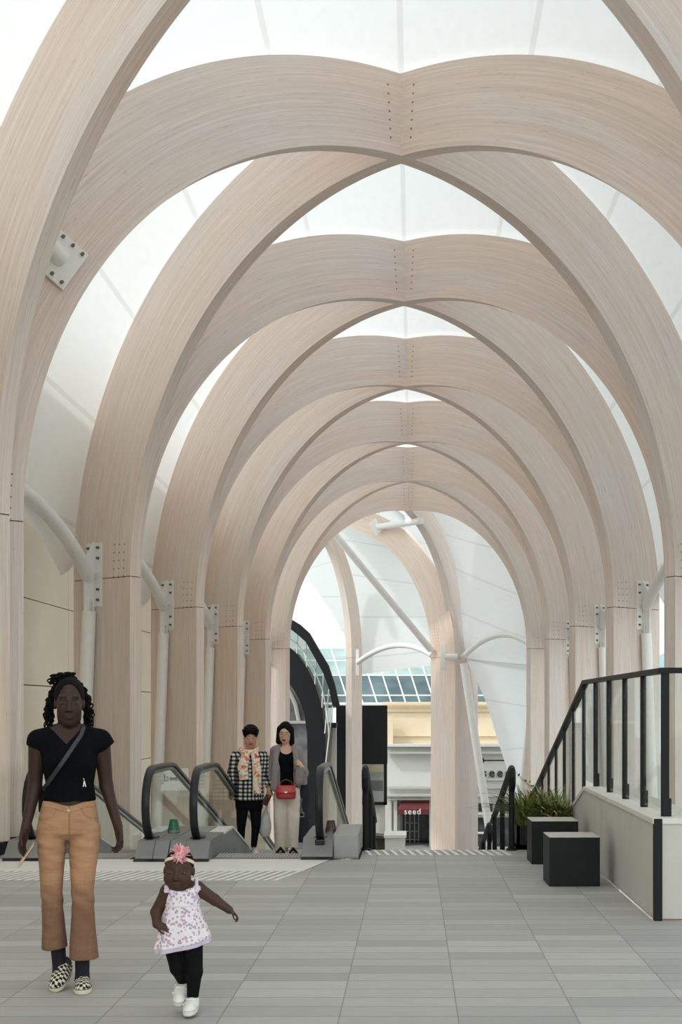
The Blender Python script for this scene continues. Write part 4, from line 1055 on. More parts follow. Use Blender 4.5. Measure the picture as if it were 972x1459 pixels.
# trousers
def fold1(a, z): return .030*np.sin(z*105+a*2.2)*np.exp(-((z-.77)/.10)**2)+.05*np.sin(z*70+3*a)*np.exp(-((z-.48)/.07)**2)+.03*np.sin(a*3+z*8)*np.clip((.5-z)*2.5, 0, 1)
f = Field()
zz = lambda py: W1(0, py)[2]
def row(py, x0, x1, ry, cy): return (zz(py), ((x0+x1)/2-98)/s1/K1, cy, (x1-x0)/2/s1/K1, ry)
f.stack([row(1138, 62, 135.5, .100, .008), row(1150, 58.5, 138, .106, .01), row(1168, 54.5, 141, .114, .012), row(1186, 52.5, 143, .112, .012), row(1196, 54, 142, .07, .012)], .015, n=2.4)
f.stack([row(1175, 54, 97, .085, .012), row(1200, 52.5, 95, .092, .008), row(1230, 55.5, 92, .080, 0), row(1262, 57.5, 89.5, .066, -.01), row(1288, 59.5, 90, .062, .005), row(1320, 60, 93, .072, .03), row(1353, 58.5, 96.5, .088, .05)], .012, fold=fold1)
f.stack([row(1175, 99, 142.5, .085, .008), row(1200, 97.5, 143.5, .092, .0), row(1230, 99, 138.5, .080, -.02), row(1262, 101, 134, .066, -.04), row(1288, 102.5, 134.5, .062, -.035), row(1320, 100.5, 136, .074, -.03), row(1364, 97, 140.5, .092, -.03)], .012, fold=fold1)
f.fn(lambda p: np.where(p[..., 0] < 0, zz(1354)+.05*np.clip(p[..., 0]+.15, 0, .2)*2.2-p[..., 2], -1), (-1, -1, 0), (1, 1, 2), .002)
f.fn(lambda p: p[..., 2]-(zz(1139)-.028*np.exp(-(p[..., 0]/.07)**2)*(p[..., 1] < 0)), (-1, -1, 0), (1, 1, 2), .004)
for x, y, z, rr in ((-.062, .055, zz(1354), .042),): f.ell((x, y, z-.02), (rr, rr*1.6, .06), .003, '-')
f.ell((.072, -.03, zz(1364)-.01), (.06, .07, .04), .003, '-')
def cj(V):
    z = V[:, 2]; k = np.clip((z-.40)/.2, 0, 1)[:, None]; a = lin(178, 134, 102); b = lin(124, 90, 72)  # tan thighs grading to darker brown below the knees
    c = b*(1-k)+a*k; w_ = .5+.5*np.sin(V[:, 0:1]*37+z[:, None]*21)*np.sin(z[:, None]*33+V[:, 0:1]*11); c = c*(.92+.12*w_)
    seam = (np.abs(V[:, 0]-.001) < .0045) & (z > .83) & (V[:, 1] < 0); c[seam] *= .62
    band = np.abs(z-(zz(1148)-.026*np.exp(-(V[:, 0]/.07)**2))) < .0022; c[band & (V[:, 1] < 0)] *= .6
    for s_ in (-1, 1):
        r = np.hypot((V[:, 0]-s_*.14)*1.0, (z-zz(1150))*1.3); c[(np.abs(r-.075) < .0022) & (V[:, 1] < 0) & (z < zz(1150))] *= .6
    c[(np.hypot(V[:, 0], z-(zz(1147)-.022)) < .008) & (V[:, 1] < 0)] = lin(206, 190, 160)
    return c
n = N('brown_corduroy'); a_ = n.n('ShaderNodeAttribute', attribute_name='tint'); o_ = n.obj()
cre = n.noise(n.mapping(o_, (9, 5, 26)), 1.0, 3, .5); rib_ = n.noise(n.mapping(o_, (300, 60, 6)), 1.0, 2)
c = n.mix(n.math('MULTIPLY', n.ramp(cre, [(.35, (1, 1, 1, 1)), (.6, (0, 0, 0, 1))]), .30), a_.outputs['Color'], srgb(112, 76, 56)); c = n.mix(n.math('MULTIPLY', rib_, .14), c, srgb(214, 180, 150))
n.bsdf(c, .9, 0, cre, .55, .02, spec=.1); M['corduroy'] = n.m
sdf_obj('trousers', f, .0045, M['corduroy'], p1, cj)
M['sock'] = plain('dark_sock', srgb(24, 24, 32), .9, 0, .1, 60)
for (z0, x0, y0), (z1, x1, y1) in (((zz(1335), -.060, .058), (zz(1388), -.046, .03)), ((zz(1345), .07, -.03), (zz(1397), .07, -.03))):
    f = Field(); f.cap((x0, y0, z0), (x1, y1, z1+.01), .040, .037, .005).ell((x1, y1-.02, z1+.006), (.036, .052, .035), .02); sdf_obj('sock', f, .004, M['sock'], p1)
def shoe_col(t, R):
    def fn(V):
        q = tolocal(V, t, R, 1); c = np.tile(lin(226, 216, 196), (len(V), 1)); n_ = np.floor((q[:, 0]+q[:, 1]*.0)/.0155+100)+np.floor((q[:, 1])/.0155+100)
        m = (q[:, 2] > .030) & (np.mod(n_, 2) < 1); c[m] = lin(34, 32, 32)
        m = (np.abs(q[:, 2]-.027) < .0025); c[m] = lin(60, 56, 52); m = (q[:, 2] > .04) & (q[:, 1] > .02); c[m] = lin(70, 62, 58); return c
    return fn
def shoe_at(toe, R, L): return tuple(np.array(toe)-R@np.array((0, -(L/2+.03*L/.25)*.92, 0)))
for t, R in ((shoe_at((-.068, -.085, .004), rot(.40, -.30), .245), rot(.40, -.30)), ((.072, -.055, .001), rot(0, -.02))):
    f = Field(); shoe(f, t, R, .245, .046, .07); sdf_obj('shoe', f, .0035, M['cloth_tint'], p1, shoe_col(t, R))
# hair: tied up cap, top coil and curly lengths
f = Field(); f.frame(H1, R1, S1); f.ell((0, .020, .036), (.080, .100, .094), .01)
f.ell((0, -.068, -.02), (.0645, .06, .116), .008, '-'); f.frame()
f.fn(lambda p: (H1[2]-.03)-p[..., 2], (-1, -1, 0), (1, 1, 3), .004); sdf_obj('hair', f, .004, M['hair'], p1)
q = MB(); rg = random.Random(11); o1 = Vector((0, 0, 0))
def curl_lock(p0, p_1, p2, r0, turns, amp, ph):
    pts = []; n_ = 42
    for k in range(n_+1):
        t_ = k/n_; c = Vector(p0)*(1-t_)**2+Vector(p_1)*2*t_*(1-t_)+Vector(p2)*t_*t_; a = ph+turns*2*PI*t_
        pts.append(o1+c+Vector((math.cos(a)*amp, math.sin(a)*amp, 0))*min(1, t_*4+.2))
    q.tube(pts, [r0*(1-.55*k/n_) for k in range(n_+1)], 7)
zt = H1[2]
for i in range(64):
    s_ = -1 if i < 34 else 1; zb = zt-rg.uniform(.06, .19)
    curl_lock((s_*.02, .07, zt+.13), (s_*rg.uniform(.08, .125), .055, zt+.07), (s_*rg.uniform(.078, .122)+(-.004 if s_ < 0 else .006), rg.uniform(.0, .09), zb), .0075, rg.uniform(4, 7), .0095, rg.uniform(0, 6))
for i in range(34):
    a = rg.uniform(0, 6.28); curl_lock((-.015+math.cos(a)*.02, .05+math.sin(a)*.03, zt+.11), (-.03+math.cos(a)*.06, .045+math.sin(a)*.05, zt+rg.uniform(.12, .215)), (-.012+math.cos(a)*.075-.02*(i % 2), .06+math.sin(a)*.04, zt+.095), .0075, 3.5, .009, a)
q.build('curly_ponytail', M['hair'], p1, origin=(0, 0, 0), weld=False)
# crossbody strap and pouch
bag = thing('crossbody_bag', 'thin grey crossbody bag strap running diagonally across the woman\'s black shirt', 'bag', p1.location, TH1)
q = MB(); pts = [o1+Vector((.085, .09, 1.36)), o1+Vector((.085, .03, 1.412)), o1+Vector((.078, -.035, 1.395))]
for k in range(11):
    t_ = k/10; x = .062+(-.118-.062)*t_; z = 1.352+(1.085-1.352)*t_; bust = .022*math.exp(-((z-1.205)/.06)**2); pts.append(o1+Vector((x, front_y(x, z)-.010-bust, z)))
pts += [o1+Vector((-.135, .03, 1.06)), o1+Vector((-.125, .09, 1.05))]
q.sweep(pts, [(-.0105, -.0025), (.0105, -.0025), (.0105, .0025), (-.0105, .0025)], (.83, 0, -.56)); q.build('strap', plain('grey_strap', srgb(48, 48, 52), .6, 0, .05, 30), bag, origin=(0, 0, 0))
q = MB(); q.cbox(tuple(o1+Vector((-.16, .115, .93))), tuple(o1+Vector((-.04, .165, 1.06))), .02); q.build('pouch', M['black'], bag, origin=(0, 0, 0))
ph = thing('mobile_phone', 'pale mobile phone held in the walking woman\'s hand at her side', 'phone', Vector(p1.location)+Matrix.Rotation(TH1, 3, 'Z')@Vector(W1(38, 1214, -.09)))
q = MB(); q.cbox((-.035, -.004, -.07), (.035, .004, .07), .003); o = q.build('case', plain('phone_case', srgb(206, 176, 140), .35, 0, .04), origin=(0, 0, 0)); o.parent = ph
q = MB(); q.cbox((-.032, -.0052, -.066), (.032, -.004, .066), .0005); o = q.build('screen', plain('phone_screen', srgb(30, 30, 34), .1, 0, .05), origin=(0, 0, 0)); o.parent = ph
ph.rotation_euler = (Matrix.Rotation(.6, 3, 'Y')@Matrix.Rotation(1.85, 3, 'Z')).to_euler()
# ================================================================== person 2: toddler
Y2 = 4.46*KD; s2 = F/Y2; G2 = VY+EYE*s2
TH2 = math.atan((VX-260)/F); K2 = 1/math.cos(TH2); C2 = mk(260, s2, G2, K2)
p2 = thing('person', 'toddler in white floral dress and black tights with a pink flower headband, mid-step', 'person', ((260-VX)/s2, Y2, 0), TH2)
SK2 = lin(74, 49, 39)
cz = lambda py: C2(0, py)[2]
b = Field()
b.stack([(cz(1352), .005, .01, .07, .062), (cz(1325), .003, 0, .078, .07), (cz(1295), .002, 0, .074, .062), (cz(1275), .002, .005, .07, .055), (cz(1263), 0, .01, .045, .045)], .02)
b.cap((0, .01, cz(1275)), (-.012, .0, cz(1252)), .04, .042, .02)
sR, sL = C2(239, 1269), C2(281, 1266)
b.cap((0, .01, cz(1272)), sR, .04, .035, .02).cap((0, .01, cz(1272)), sL, .04, .035, .02)
eR, wR = C2(223, 1299, .01), C2(224, 1314, -.045); eL, wL = C2(306, 1283, .0), C2(327, 1297, -.03)
b.cap(sR, eR, .034, .029, .012).cap(eR, wR, .028, .021, .01).cap(sL, eL, .035, .028, .012).cap(eL, wL, .027, .020, .01)
hand(b, wR, C2(240, 1318, -.075)-wR, (.1, .8, -.5), .088, (.2, .35, .3), thumb=-1, tcurl=.3)
hand(b, wL, C2(343, 1309, -.05)-wL, (-.5, -.2, -.8), .088, (.35, .7, .6), thumb=-1, tcurl=.9)
legs = [((-.042, .01, cz(1345)), C2(254, 1380, .02), C2(262, 1406, .10)), ((.048, .0, cz(1345)), C2(277, 1384, -.02), C2(274.5, 1424, .0))]
for h_, k_, a_ in legs: b.cap(h_, k_, .045, .036, .015).cap(k_, a_, .034, .022, .01)
HS2 = (.93, .90, .80); H2 = C2(255, 1239, -.01); R2 = rot(.06, -.16, .03)
head(b, H2, R2, HS2, .85, 1.2, True)
LIP2 = lin(82, 50, 44)
def c2(V): return face_color(V, H2, R2, HS2, SK2, LIP2, lin(56, 38, 31), .0018)
sdf_obj('body', b, .003, M['skin'], p2, c2); eyes(p2, H2, R2, HS2, big=1.15)
f = Field(); f.frame(H2, R2, HS2); f.ell((0, .020, .034), (.0755, .096, .091), .01); f.ell((0, -.080, -.02), (.076, .080, .106), .006, '-'); f.frame()
f.fn(lambda p: (H2[2]+.008)-p[..., 2], (-1, -1, 0), (1, 1, 3), .003); sdf_obj('hair', f, .003, M['hair'], p2)
M['tights'] = plain('black_tights', srgb(14, 13, 15), .8, 0, .1, 40, spec=.15)
f = Field()
for h_, k_, a_ in legs: f.cap(h_, k_, .051, .041, .012).cap(k_, a_, .039, .027, .01)
sdf_obj('tights', f, .003, M['tights'], p2)
# dress
def fold2(a, z): return .075*np.sin(a*8+2*np.sin(a*2))*np.clip((cz(1296)-z)/.16, 0, 1)
def hem2(p, off): return (cz(1344)+off+.20*p[..., 0])-p[..., 2]
def strip_dress(fl):
    f_ = Field()
    f_.stack([(cz(1374), .012, .0, .150, .112), (cz(1352), .012, .0, .136, .104), (cz(1325), .008, 0, .112, .09), (cz(1300), .003, 0, .087, .076), (cz(1288), .002, 0, .080, .070), (cz(1264), .002, .004, .076, .060)], .01, fold=fold2, grow=fl); return f_
n = N('floral_cotton'); o_ = n.obj(); vo = n.n('ShaderNodeTexVoronoi'); vo.inputs['Scale'].default_value = 62; n.l(o_, vo.inputs['Vector'])
vo2 = n.n('ShaderNodeTexVoronoi'); vo2.inputs['Scale'].default_value = 62; n.l(o_, vo2.inputs['Vector'])
spot = n.ramp(vo.outputs['Distance'], [(.36, (1, 1, 1, 1)), (.50, (0, 0, 0, 1))])
hue = n.ramp(vo2.outputs['Color'], [(.2, srgb(176, 134, 160)), (.5, srgb(150, 146, 180)), (.8, srgb(206, 150, 160))])
n.bsdf(n.mix(n.math('MULTIPLY', spot, .8), srgb(236, 226, 232), hue), .85, 0, n.noise(o_, 25, 3), .3, spec=.15); M['floral'] = n.m
f = strip_dress(.004); f.fn(lambda p: hem2(p, 0), (-1, -1, 0), (1, 1, 1), .002)
f.ell((-.004, -.06, cz(1258)), (.045, .05, .032), .006, '-')
sd = sdf_obj('dress', f, .0032, M['floral'], p2)
f = strip_dress(-.002); f.fn(lambda p: hem2(p, -.020), (-1, -1, 0), (1, 1, 1), .002); f.fn(lambda p: p[..., 2]-cz(1325), (-1, -1, 0), (1, 1, 1), .002)
sdf_obj('underskirt', f, .0032, plain('lilac_cotton', srgb(206, 190, 214), .85, 0, .06, 30), p2)
f = Field(); f.stack([(cz(1290.5), .002, 0, .086, .076), (cz(1286.5), .002, 0, .086, .076)], .003); sdf_obj('waist_seam', f, .0025, plain('pale_trim', srgb(226, 214, 220), .8), p2)
for sx in (-1, 1):
    q = MB(); rg = random.Random(4+sx); c = Vector(C2(239 if sx < 0 else 280, 1264, -.03))
    for i in range(9):
        a = rg.uniform(0, 6.28); d = Vector((math.cos(a), -.5, math.sin(a)*1.2)).normalized(); L = rg.uniform(.018, .03); sd_ = d.cross(Vector((0, 1, 0))).normalized()
        vs = [c-sd_*.004, c+sd_*.004, c+d*L*.6+sd_*.011, c+d*L, c+d*L*.6-sd_*.011]; q.prism(vs, d.cross(sd_)*.003)
    q.tube([c+Vector((0, -.01, -.02)), c+Vector((0, -.005, .015)), c+Vector((0, .03, .036)), c+Vector((0, .075, .02)), c+Vector((0, .09, -.02))], .009, 8)
    q.build('ruffled_strap', plain('lilac_frill', srgb(224, 204, 222), .8, 0, .08, 40), p2, origin=(0, 0, 0), weld=False)
# headband and flower
q = MB(); pts = []
for k in range(33):
    a = 2*PI*k/32; zl = .042-.046*math.sin(a); kk = math.sqrt(1-((zl-.032)/.091)**2)
    l = np.array((math.cos(a)*.0765*kk, .014+math.sin(a)*.0975*kk, zl)); pts.append(tuple(R2@(l*np.array(HS2))+H2))
q.sweep(pts, [(-.008, -.002), (.008, -.002), (.008, .002), (-.008, .002)], tuple(R2@np.array((0, .55, .83)))); hb = q.build('headband', plain('peach_band', srgb(232, 206, 190), .7, 0, .04, 30), p2, origin=(0, 0, 0))
q = MB(); rg = random.Random(9); c = Vector(C2(257, 1214, -.075))
for i in range(110):
    d = Vector((rg.gauss(0, 1), rg.gauss(-.25, 1), rg.gauss(.1, 1))).normalized(); L = rg.uniform(.042, .058); t_ = d.cross(Vector((rg.random(), rg.random(), 1))).normalized(); n_ = d.cross(t_)
    vs = [c+d*.008, c+d*L*.5+t_*.0055, c+d*L*.85+t_*.0045+n_*.002, c+d*L, c+d*L*.85-t_*.0045+n_*.002, c+d*L*.5-t_*.0055]
    q.add(vs, [(0, 1, 2, 3, 4, 5)], False)
q.lathe([(0, -.026), (.02, -.02), (.028, 0), (.02, .02), (0, .026)], c, 12)
n = N('pink_petals'); oo = n.obj(); n.bsdf(n.ramp(n.noise(oo, 70, 3), [(.35, srgb(238, 166, 176)), (.65, srgb(252, 214, 218))]), .7); q.build('flower', n.m, hb, origin=(0, 0, 0), weld=False)
# shoes
wsh = tint_mat('white_leather', .5, .4, 40, .03)
def wcol(t, R):
    def fn(V):
        q = tolocal(V, t, R, 1); c = np.tile(lin(234, 231, 226), (len(V), 1)); c[np.abs(q[:, 2]-.026) < .0016] = lin(170, 166, 162)
        m = (q[:, 2] > .035) & ((np.abs(q[:, 1]+.018) < .0018) | (np.abs(q[:, 1]-.004) < .0018)); c[m] = lin(176, 172, 168); c[q[:, 2] < .006] = lin(170, 165, 160); return c
    return fn
for t, R in ((tuple(C2(258, 1427, .06)), rot(.30, -.15)), (tuple(C2(272.5, 1441, -.035)), rot(.02, -.22))):
    t = (t[0], t[1], max(0.001, t[2])); f = Field(); shoe(f, t, R, .135, .030, .055); f.frame(t, R, 1)
    f.cap((0, .02, .035), (0, .024, .068), .034, .033, .008, end=0.0); f.cap((-.034, -.02, .045), (.034, -.02, .045), .006, k=.006); f.frame()
    f.fn(lambda p: -p[..., 2], (-1, -1, -1), (1, 1, 1), .001)
    so = sdf_obj('shoe', f, .0028, wsh, p2, wcol(t, R))
    for yy in (-.022, .004):
        q = MB(); pts = []
        for k in range(9):
            a = PI*(k/8); pts.append(tuple(R@np.array((math.cos(a)*.033, yy-.004*math.sin(a), .036+math.sin(a)*(.026 if yy < 0 else .034)))+np.array(t)))
        q.sweep(pts, [(-.0085, -.0015), (.0085, -.0015), (.0085, .0015), (-.0085, .0015)], tuple(R@np.array((0, 1, .3)))); q.build('velcro_strap', plain('white_strap', srgb(230, 227, 222), .6), so, origin=(0, 0, 0))
# ================================================================== persons 3 and 4: two women on the right escalator
Y3 = 11.0*KD; s3 = F/Y3; ZST = -.268; G3 = VY+(EYE-ZST)*s3
def on_step(px0, label):
    th = math.atan((VX-px0)/F)*.6; t = thing('person', label, 'person', ((px0-VX)/s3, Y3, ZST), th); return t, mk(px0, s3, G3, 1.02), th
p3, C3, T3 = on_step(355, 'short-haired woman in black and white gingham shirt with a floral scarf, on the escalator')
SK3 = lin(196, 148, 122)
z3 = lambda py: C3(0, py)[2]
tor3 = [(z3(1150), 0, .02, .15, .10), (z3(1138), 0, .015, .16, .115), (z3(1115), 0, .01, .155, .115), (z3(1095), 0, .005, .16, .115), (z3(1080), 0, .005, .165, .10), (z3(1073), 0, .01, .12, .07), (z3(1068), 0, .015, .06, .055)]
b = Field(); b.stack(tor3, .02); b.cap((0, .02, z3(1071)), (.01, .0, z3(1060)), .052, .05, .02)
sR, eR, wR = C3(335.5, 1077), C3(331, 1101, .03), C3(328.5, 1124, -.03); sL, eL, wL = C3(375.5, 1077), C3(383, 1101, .03), C3(384, 1125, -.06)
b.cap(sR, eR, .048, .04, .02).cap(eR, wR, .036, .026, .012).cap(sL, eL, .048, .04, .02).cap(eL, wL, .036, .026, .012)
hand(b, wR, C3(327, 1142, -.05)-wR, (.7, -.4, 0), .165, (.3, .45, .4), thumb=1); hand(b, wL, C3(381, 1143, -.10)-wL, (-.6, -.5, 0), .165, (.35, .7, .6), thumb=-1)
lg3 = [((-.075, .02, z3(1140)), C3(344, 1174, -.03), C3(343.5, 1207, .03)), ((.075, .02, z3(1140)), C3(365, 1175, -.03), C3(362, 1208, -.02))]
for h_, k_, a_ in lg3: b.cap(h_, k_, .07, .045, .02).cap(k_, a_, .042, .03, .01)
H3 = C3(357.5, 1049.5, -.03); R3 = rot(.20, .04, -.02); S3 = (1.0, 1.0, 1.02); head(b, H3, R3, S3)
def c3(V): return face_color(V, H3, R3, S3, SK3, lin(150, 84, 76), lin(92, 66, 54), .0035)
sdf_obj('body', b, .0055, M['skin'], p3, c3); eyes(p3, H3, R3, S3, True)
f = Field(); f.frame(H3, R3, S3); f.ell((0, .012, .055), (.096, .108, .092), .01); f.ell((-.03, -.04, .085), (.055, .05, .045), .02).ell((.04, -.035, .09), (.05, .05, .045), .02)
f.ell((0, -.085, -.045), (.066, .06, .092), .01, '-'); f.frame(); f.fn(lambda p: (H3[2]-.02)-p[..., 2], (-1, -1, 0), (1, 1, 3), .006); sdf_obj('hair', f, .005, M['hair'], p3)
n = N('gingham_check'); o_ = n.obj(); sp = n.n('ShaderNodeSeparateXYZ'); n.l(o_, sp.inputs[0])
gx = n.math('GREATER_THAN', n.math('FRACT', n.math('MULTIPLY', n.math('ADD', sp.outputs[0], n.math('MULTIPLY', sp.outputs[1], .8)), 21.)), .5); gz = n.math('GREATER_THAN', n.math('FRACT', n.math('MULTIPLY', sp.outputs[2], 21.)), .5)
n.bsdf(n.ramp(n.math('MULTIPLY', n.math('ADD', gx, gz), .5), [(.0, srgb(222, 217, 212)), (.26, srgb(96, 93, 94)), (.8, srgb(28, 27, 30))]), .85, spec=.15); n.m.node_tree.nodes['Color Ramp'].color_ramp.interpolation = 'CONSTANT'; M['gingham'] = n.m
f = Field(); rows3 = [(z, x, y, rx, ry) for z, x, y, rx, ry in tor3 if z > z3(1140)]+[(z3(1140), 0, .015, .178, .13)]; f.stack(rows3, .02, grow=.018)
f.cap(sR, eR, .062, .060, .03).cap(eR, C3(328.5, 1117, -.012), .060, .056, .02, end=0); f.cap(sL, eL, .062, .060, .03).cap(eL, C3(385, 1121, -.04), .060, .056, .02, end=0)
f.cap((0, .01, z3(1069)), (0, -.02, z3(1055)), .055, .09, .006, '-'); sdf_obj('shirt', f, .0055, M['gingham'], p3)
f = Field(); f.stack([(z3(1152), 0, .02, .16, .11), (z3(1134), 0, .015, .17, .12)], .02)
for h_, k_, a_ in lg3: f.cap(h_, k_, .086, .056, .02).cap(k_, (a_[0], a_[1], a_[2]+.03), .052, .036, .012)
sdf_obj('leggings', f, .0055, plain('navy_black_leggings', srgb(14, 14, 19), .8, 0, .1, 30, spec=.12), p3)
for px, yy, yaw in ((341, -.02, -.2), (364, -.05, .1)):
    t = (C3(px, 0)[0], yy, .002); f = Field(); shoe(f, t, rot(0, yaw), .235, .043, .07); sdf_obj('shoe', f, .005, wsh, p3, lambda V: np.tile(lin(222, 218, 212), (len(V), 1)))
n = N('floral_scarf'); o_ = n.obj(); vo = n.n('ShaderNodeTexVoronoi'); vo.inputs['Scale'].default_value = 22; n.l(o_, vo.inputs['Vector']); nz = n.noise(o_, 30, 3)
hue = n.ramp(vo.outputs['Color'], [(.15, srgb(206, 74, 58)), (.4, srgb(232, 140, 110)), (.6, srgb(232, 214, 190)), (.85, srgb(176, 120, 70))])
n.bsdf(n.mix(n.ramp(nz, [(.45, (0, 0, 0, 1)), (.55, (1, 1, 1, 1))]), srgb(234, 222, 206), hue), .85, spec=.15); M['scarf'] = n.m
f = Field()
for k in range(14):
    a0, a1 = 2*PI*k/14, 2*PI*(k+1)/14; g_ = lambda a: (math.cos(a)*.088, math.sin(a)*.078-.01, z3(1070)+.03*math.sin(a)+.012); f.cap(g_(a0), g_(a1), .03, k=.02)
fy = lambda px, py: (C3(px, 0)[0], -.15, z3(py))
f.cap(fy(351, 1074), fy(347, 1092), .05, .06, .02, flat=(1, .5, 1)).cap(fy(347, 1092), fy(349, 1110), .06, .055, .02, flat=(1, .5, 1), end=0)
f.cap(fy(364, 1074), fy(367, 1095), .045, .052, .02, flat=(1, .5, 1)).cap(fy(367, 1095), fy(367, 1130), .052, .05, .02, flat=(1, .5, 1), end=0); sdf_obj('scarf', f, .005, M['scarf'], p3)
q = MB()
for sx in (-1, 1):
    pts = []; 
    for k in range(17):
        a = 2*PI*k/16; l = np.array((sx*.036+math.cos(a)*.028, -.085, .118+math.sin(a)*.018)); pts.append(tuple(R3@l+H3))
    q.tube(pts, .004, 6, cap=False)
    q.tube([tuple(R3@np.array((sx*.064, -.08, .118))+H3), tuple(R3@np.array((sx*.098, -.02, .09))+H3), tuple(R3@np.array((sx*.095, .05, .04))+H3)], .004, 6)
q.tube([tuple(R3@np.array((-.01, -.088, .12))+H3), tuple(R3@np.array((.01, -.088, .12))+H3)], .004, 6); q.build('sunglasses', M['black'], p3, origin=(0, 0, 0), weld=False)
def held(t_, name, label, cat, loc):
    o = thing(name, label, cat, Vector(t_.location)+Matrix.Rotation(t_.rotation_euler.z, 3, 'Z')@Vector(loc), t_.rotation_euler.z); return o
ph = held(p3, 'mobile_phone', 'dark red mobile phone in the hand of the woman in gingham', 'phone', C3(381, 1139, -.125))
q = MB(); q.cbox((-.036, -.005, -.07), (.036, .005, .07), .003); q.build('case', plain('dark_red_case', srgb(84, 44, 40), .4), ph, origin=(0, 0, 0)); ph.rotation_euler = (.3, .4, .2)
sb = held(p3, 'carrier_bag', 'translucent white carrier bag hanging between the two women', 'bag', C3(378, 1180, .06))
f = Field(); f.ell((0, 0, .0), (.075, .05, .125), .01).ell((.01, 0, .10), (.05, .03, .10), .04).cap((.01, 0, .18), (.03, -.04, .33), .018, .012, .03); sdf_obj('bag_body', f, .005, plain('white_plastic', srgb(206, 202, 198), .45, 0, .05, 20, .3), sb)
# younger woman
p4, C4, T4 = on_step(408, 'young woman in grey shawl, black top and wide cream trousers, on the escalator')
SK4 = lin(214, 172, 150); z4 = lambda py: C4(0, py)[2]
tor4 = [(z4(1135), 0, .01, .14, .09), (z4(1122), 0, .01, .145, .10), (z4(1108), 0, .005, .118, .088), (z4(1095), 0, 0, .122, .09), (z4(1080), 0, 0, .135, .092), (z4(1070), 0, .005, .125, .07), (z4(1064), 0, .01, .06, .052)]
b = Field(); b.stack(tor4, .02); b.cap((0, .015, z4(1068)), (-.01, -.01, z4(1052)), .046, .044, .02)
sR, eR, wR = C4(392, 1070), C4(386, 1097, .04), C4(385, 1120, .0); sL, eL, wL = C4(424, 1070), C4(433, 1102, .03), C4(431.5, 1092.5, -.13)
b.cap((0, .01, z4(1068)), sR, .045, .042, .02).cap((0, .01, z4(1068)), sL, .045, .042, .02).cap(sR, eR, .043, .035, .02).cap(eR, wR, .033, .024, .01).cap(sL, eL, .043, .036, .02).cap(eL, wL, .034, .024, .01)
hand(b, wL, C4(427, 1086, -.19)-wL, (-.8, .5, -.2), .155, (.5, .8, .6), thumb=-1); hand(b, wR, C4(386, 1138, -.04)-wR, (.6, -.5, 0), .155, (.3, .4, .4), thumb=1)
lg4 = [((-.07, .01, z4(1135)), C4(400, 1168, -.01), C4(400, 1205, .04)), ((.07, .01, z4(1135)), C4(419, 1168, -.05), C4(417, 1204, -.03))]
for h_, k_, a_ in lg4: b.cap(h_, k_, .06, .045, .02).cap(k_, a_, .042, .03, .01); b.ell((a_[0], a_[1]-.05, .045), (.038, .10, .035), .02)
H4 = C4(406.5, 1044, -.04); R4 = rot(.22, -.10, .06); S4 = (.95, .97, 1.0); head(b, H4, R4, S4, .9)
def c4(V): return face_color(V, H4, R4, S4, SK4, lin(150, 50, 52), lin(70, 52, 46), .0035)
sdf_obj('body', b, .0055, M['skin'], p4, c4); eyes(p4, H4, R4, S4, True)
f = Field(); f.frame(H4, R4, S4); f.ell((0, .022, .042), (.086, .104, .094), .01)
for sx in (-1, 1): f.cap((sx*.078, .02, .04), (sx*.085, .03, -.12), .032, .036, .03)
f.cap((0, .08, 0), (0, .075, -.13), .07, .065, .03); f.ell((-.004, -.085, -.035), (.064, .075, .105), .01, '-'); f.cap((0, .01, -.13), (0, -.01, -.05), .045, .05, .01, '-'); f.frame(); sdf_obj('hair', f, .005, M['hair'], p4)
f = Field(); f.stack([r for r in tor4 if r[0] > z4(1123)], .02, grow=.010); f.cap((0, .0, z4(1071)), (0, -.03, z4(1055)), .085, .11, .01, '-'); f.ell((-.05, -.06, z4(1083)), (.06, .05, .06), .03).ell((.05, -.06, z4(1083)), (.06, .05, .06), .03); sdf_obj('black_top', f, .005, M['shirt_black'], p4)
def foldc(a, z): return .05*np.sin(a*7+z*3)
f = Field(); g4 = plain('mauve_grey_knit', srgb(146, 134, 134), .9, 0, .08, 50, .3, spec=.1)
f.cap((-.06, .02, z4(1066)), sR, .055, .058, .02).cap((.06, .02, z4(1066)), sL, .055, .058, .02).cap(sR, eR, .058, .056, .03).cap(eR, C4(386, 1112, .01), .054, .05, .02).cap(sL, eL, .058, .062, .03).cap(eL, C4(432, 1096, -.07), .058, .045, .02, end=0)
f.stack([(z4(1124), 0, .02, .165, .115), (z4(1095), 0, .015, .15, .11), (z4(1068), 0, .02, .135, .085)], .02, fold=foldc)
f.cap(C4(394, 1068, -.07), C4(393, 1095, -.10), .035, .042, .02, flat=(1, .6, 1)).cap(C4(393, 1095, -.10), C4(391, 1122, -.09), .042, .045, .02, flat=(1, .6, 1)).cap(C4(420, 1066, -.07), C4(424, 1095, -.10), .035, .04, .02, flat=(1, .6, 1))
f.cap(C4(428, 1094, -.14), C4(427, 1112, -.13), .05, .055, .03, flat=(1, .6, 1)).cap(C4(431, 1100, -.04), C4(431, 1118, -.03), .06, .065, .03, flat=(1, .6, 1), end=0)
f.stack([(z4(1140), .01, -.12, .075, .125), (z4(1112), .01, -.12, .085, .12), (z4(1075), .01, -.12, .075, .12), (z4(1058), 0, -.12, .055, .13)], .008, '-')
f.cap((0, -.02, z4(1070)), (0, -.03, z4(1050)), .062, .09, .006, '-'); sdf_obj('shawl', f, .0055, g4, p4)
cr_ = plain('cream_linen', srgb(226, 212, 196), .85, 0, .05, 18, .35, spec=.1)
f = Field(); w4 = lambda py, x0, x1, ry, cy: (z4(py), C4((x0+x1)/2, 0)[0], cy, (x1-x0)/2/s3, ry)
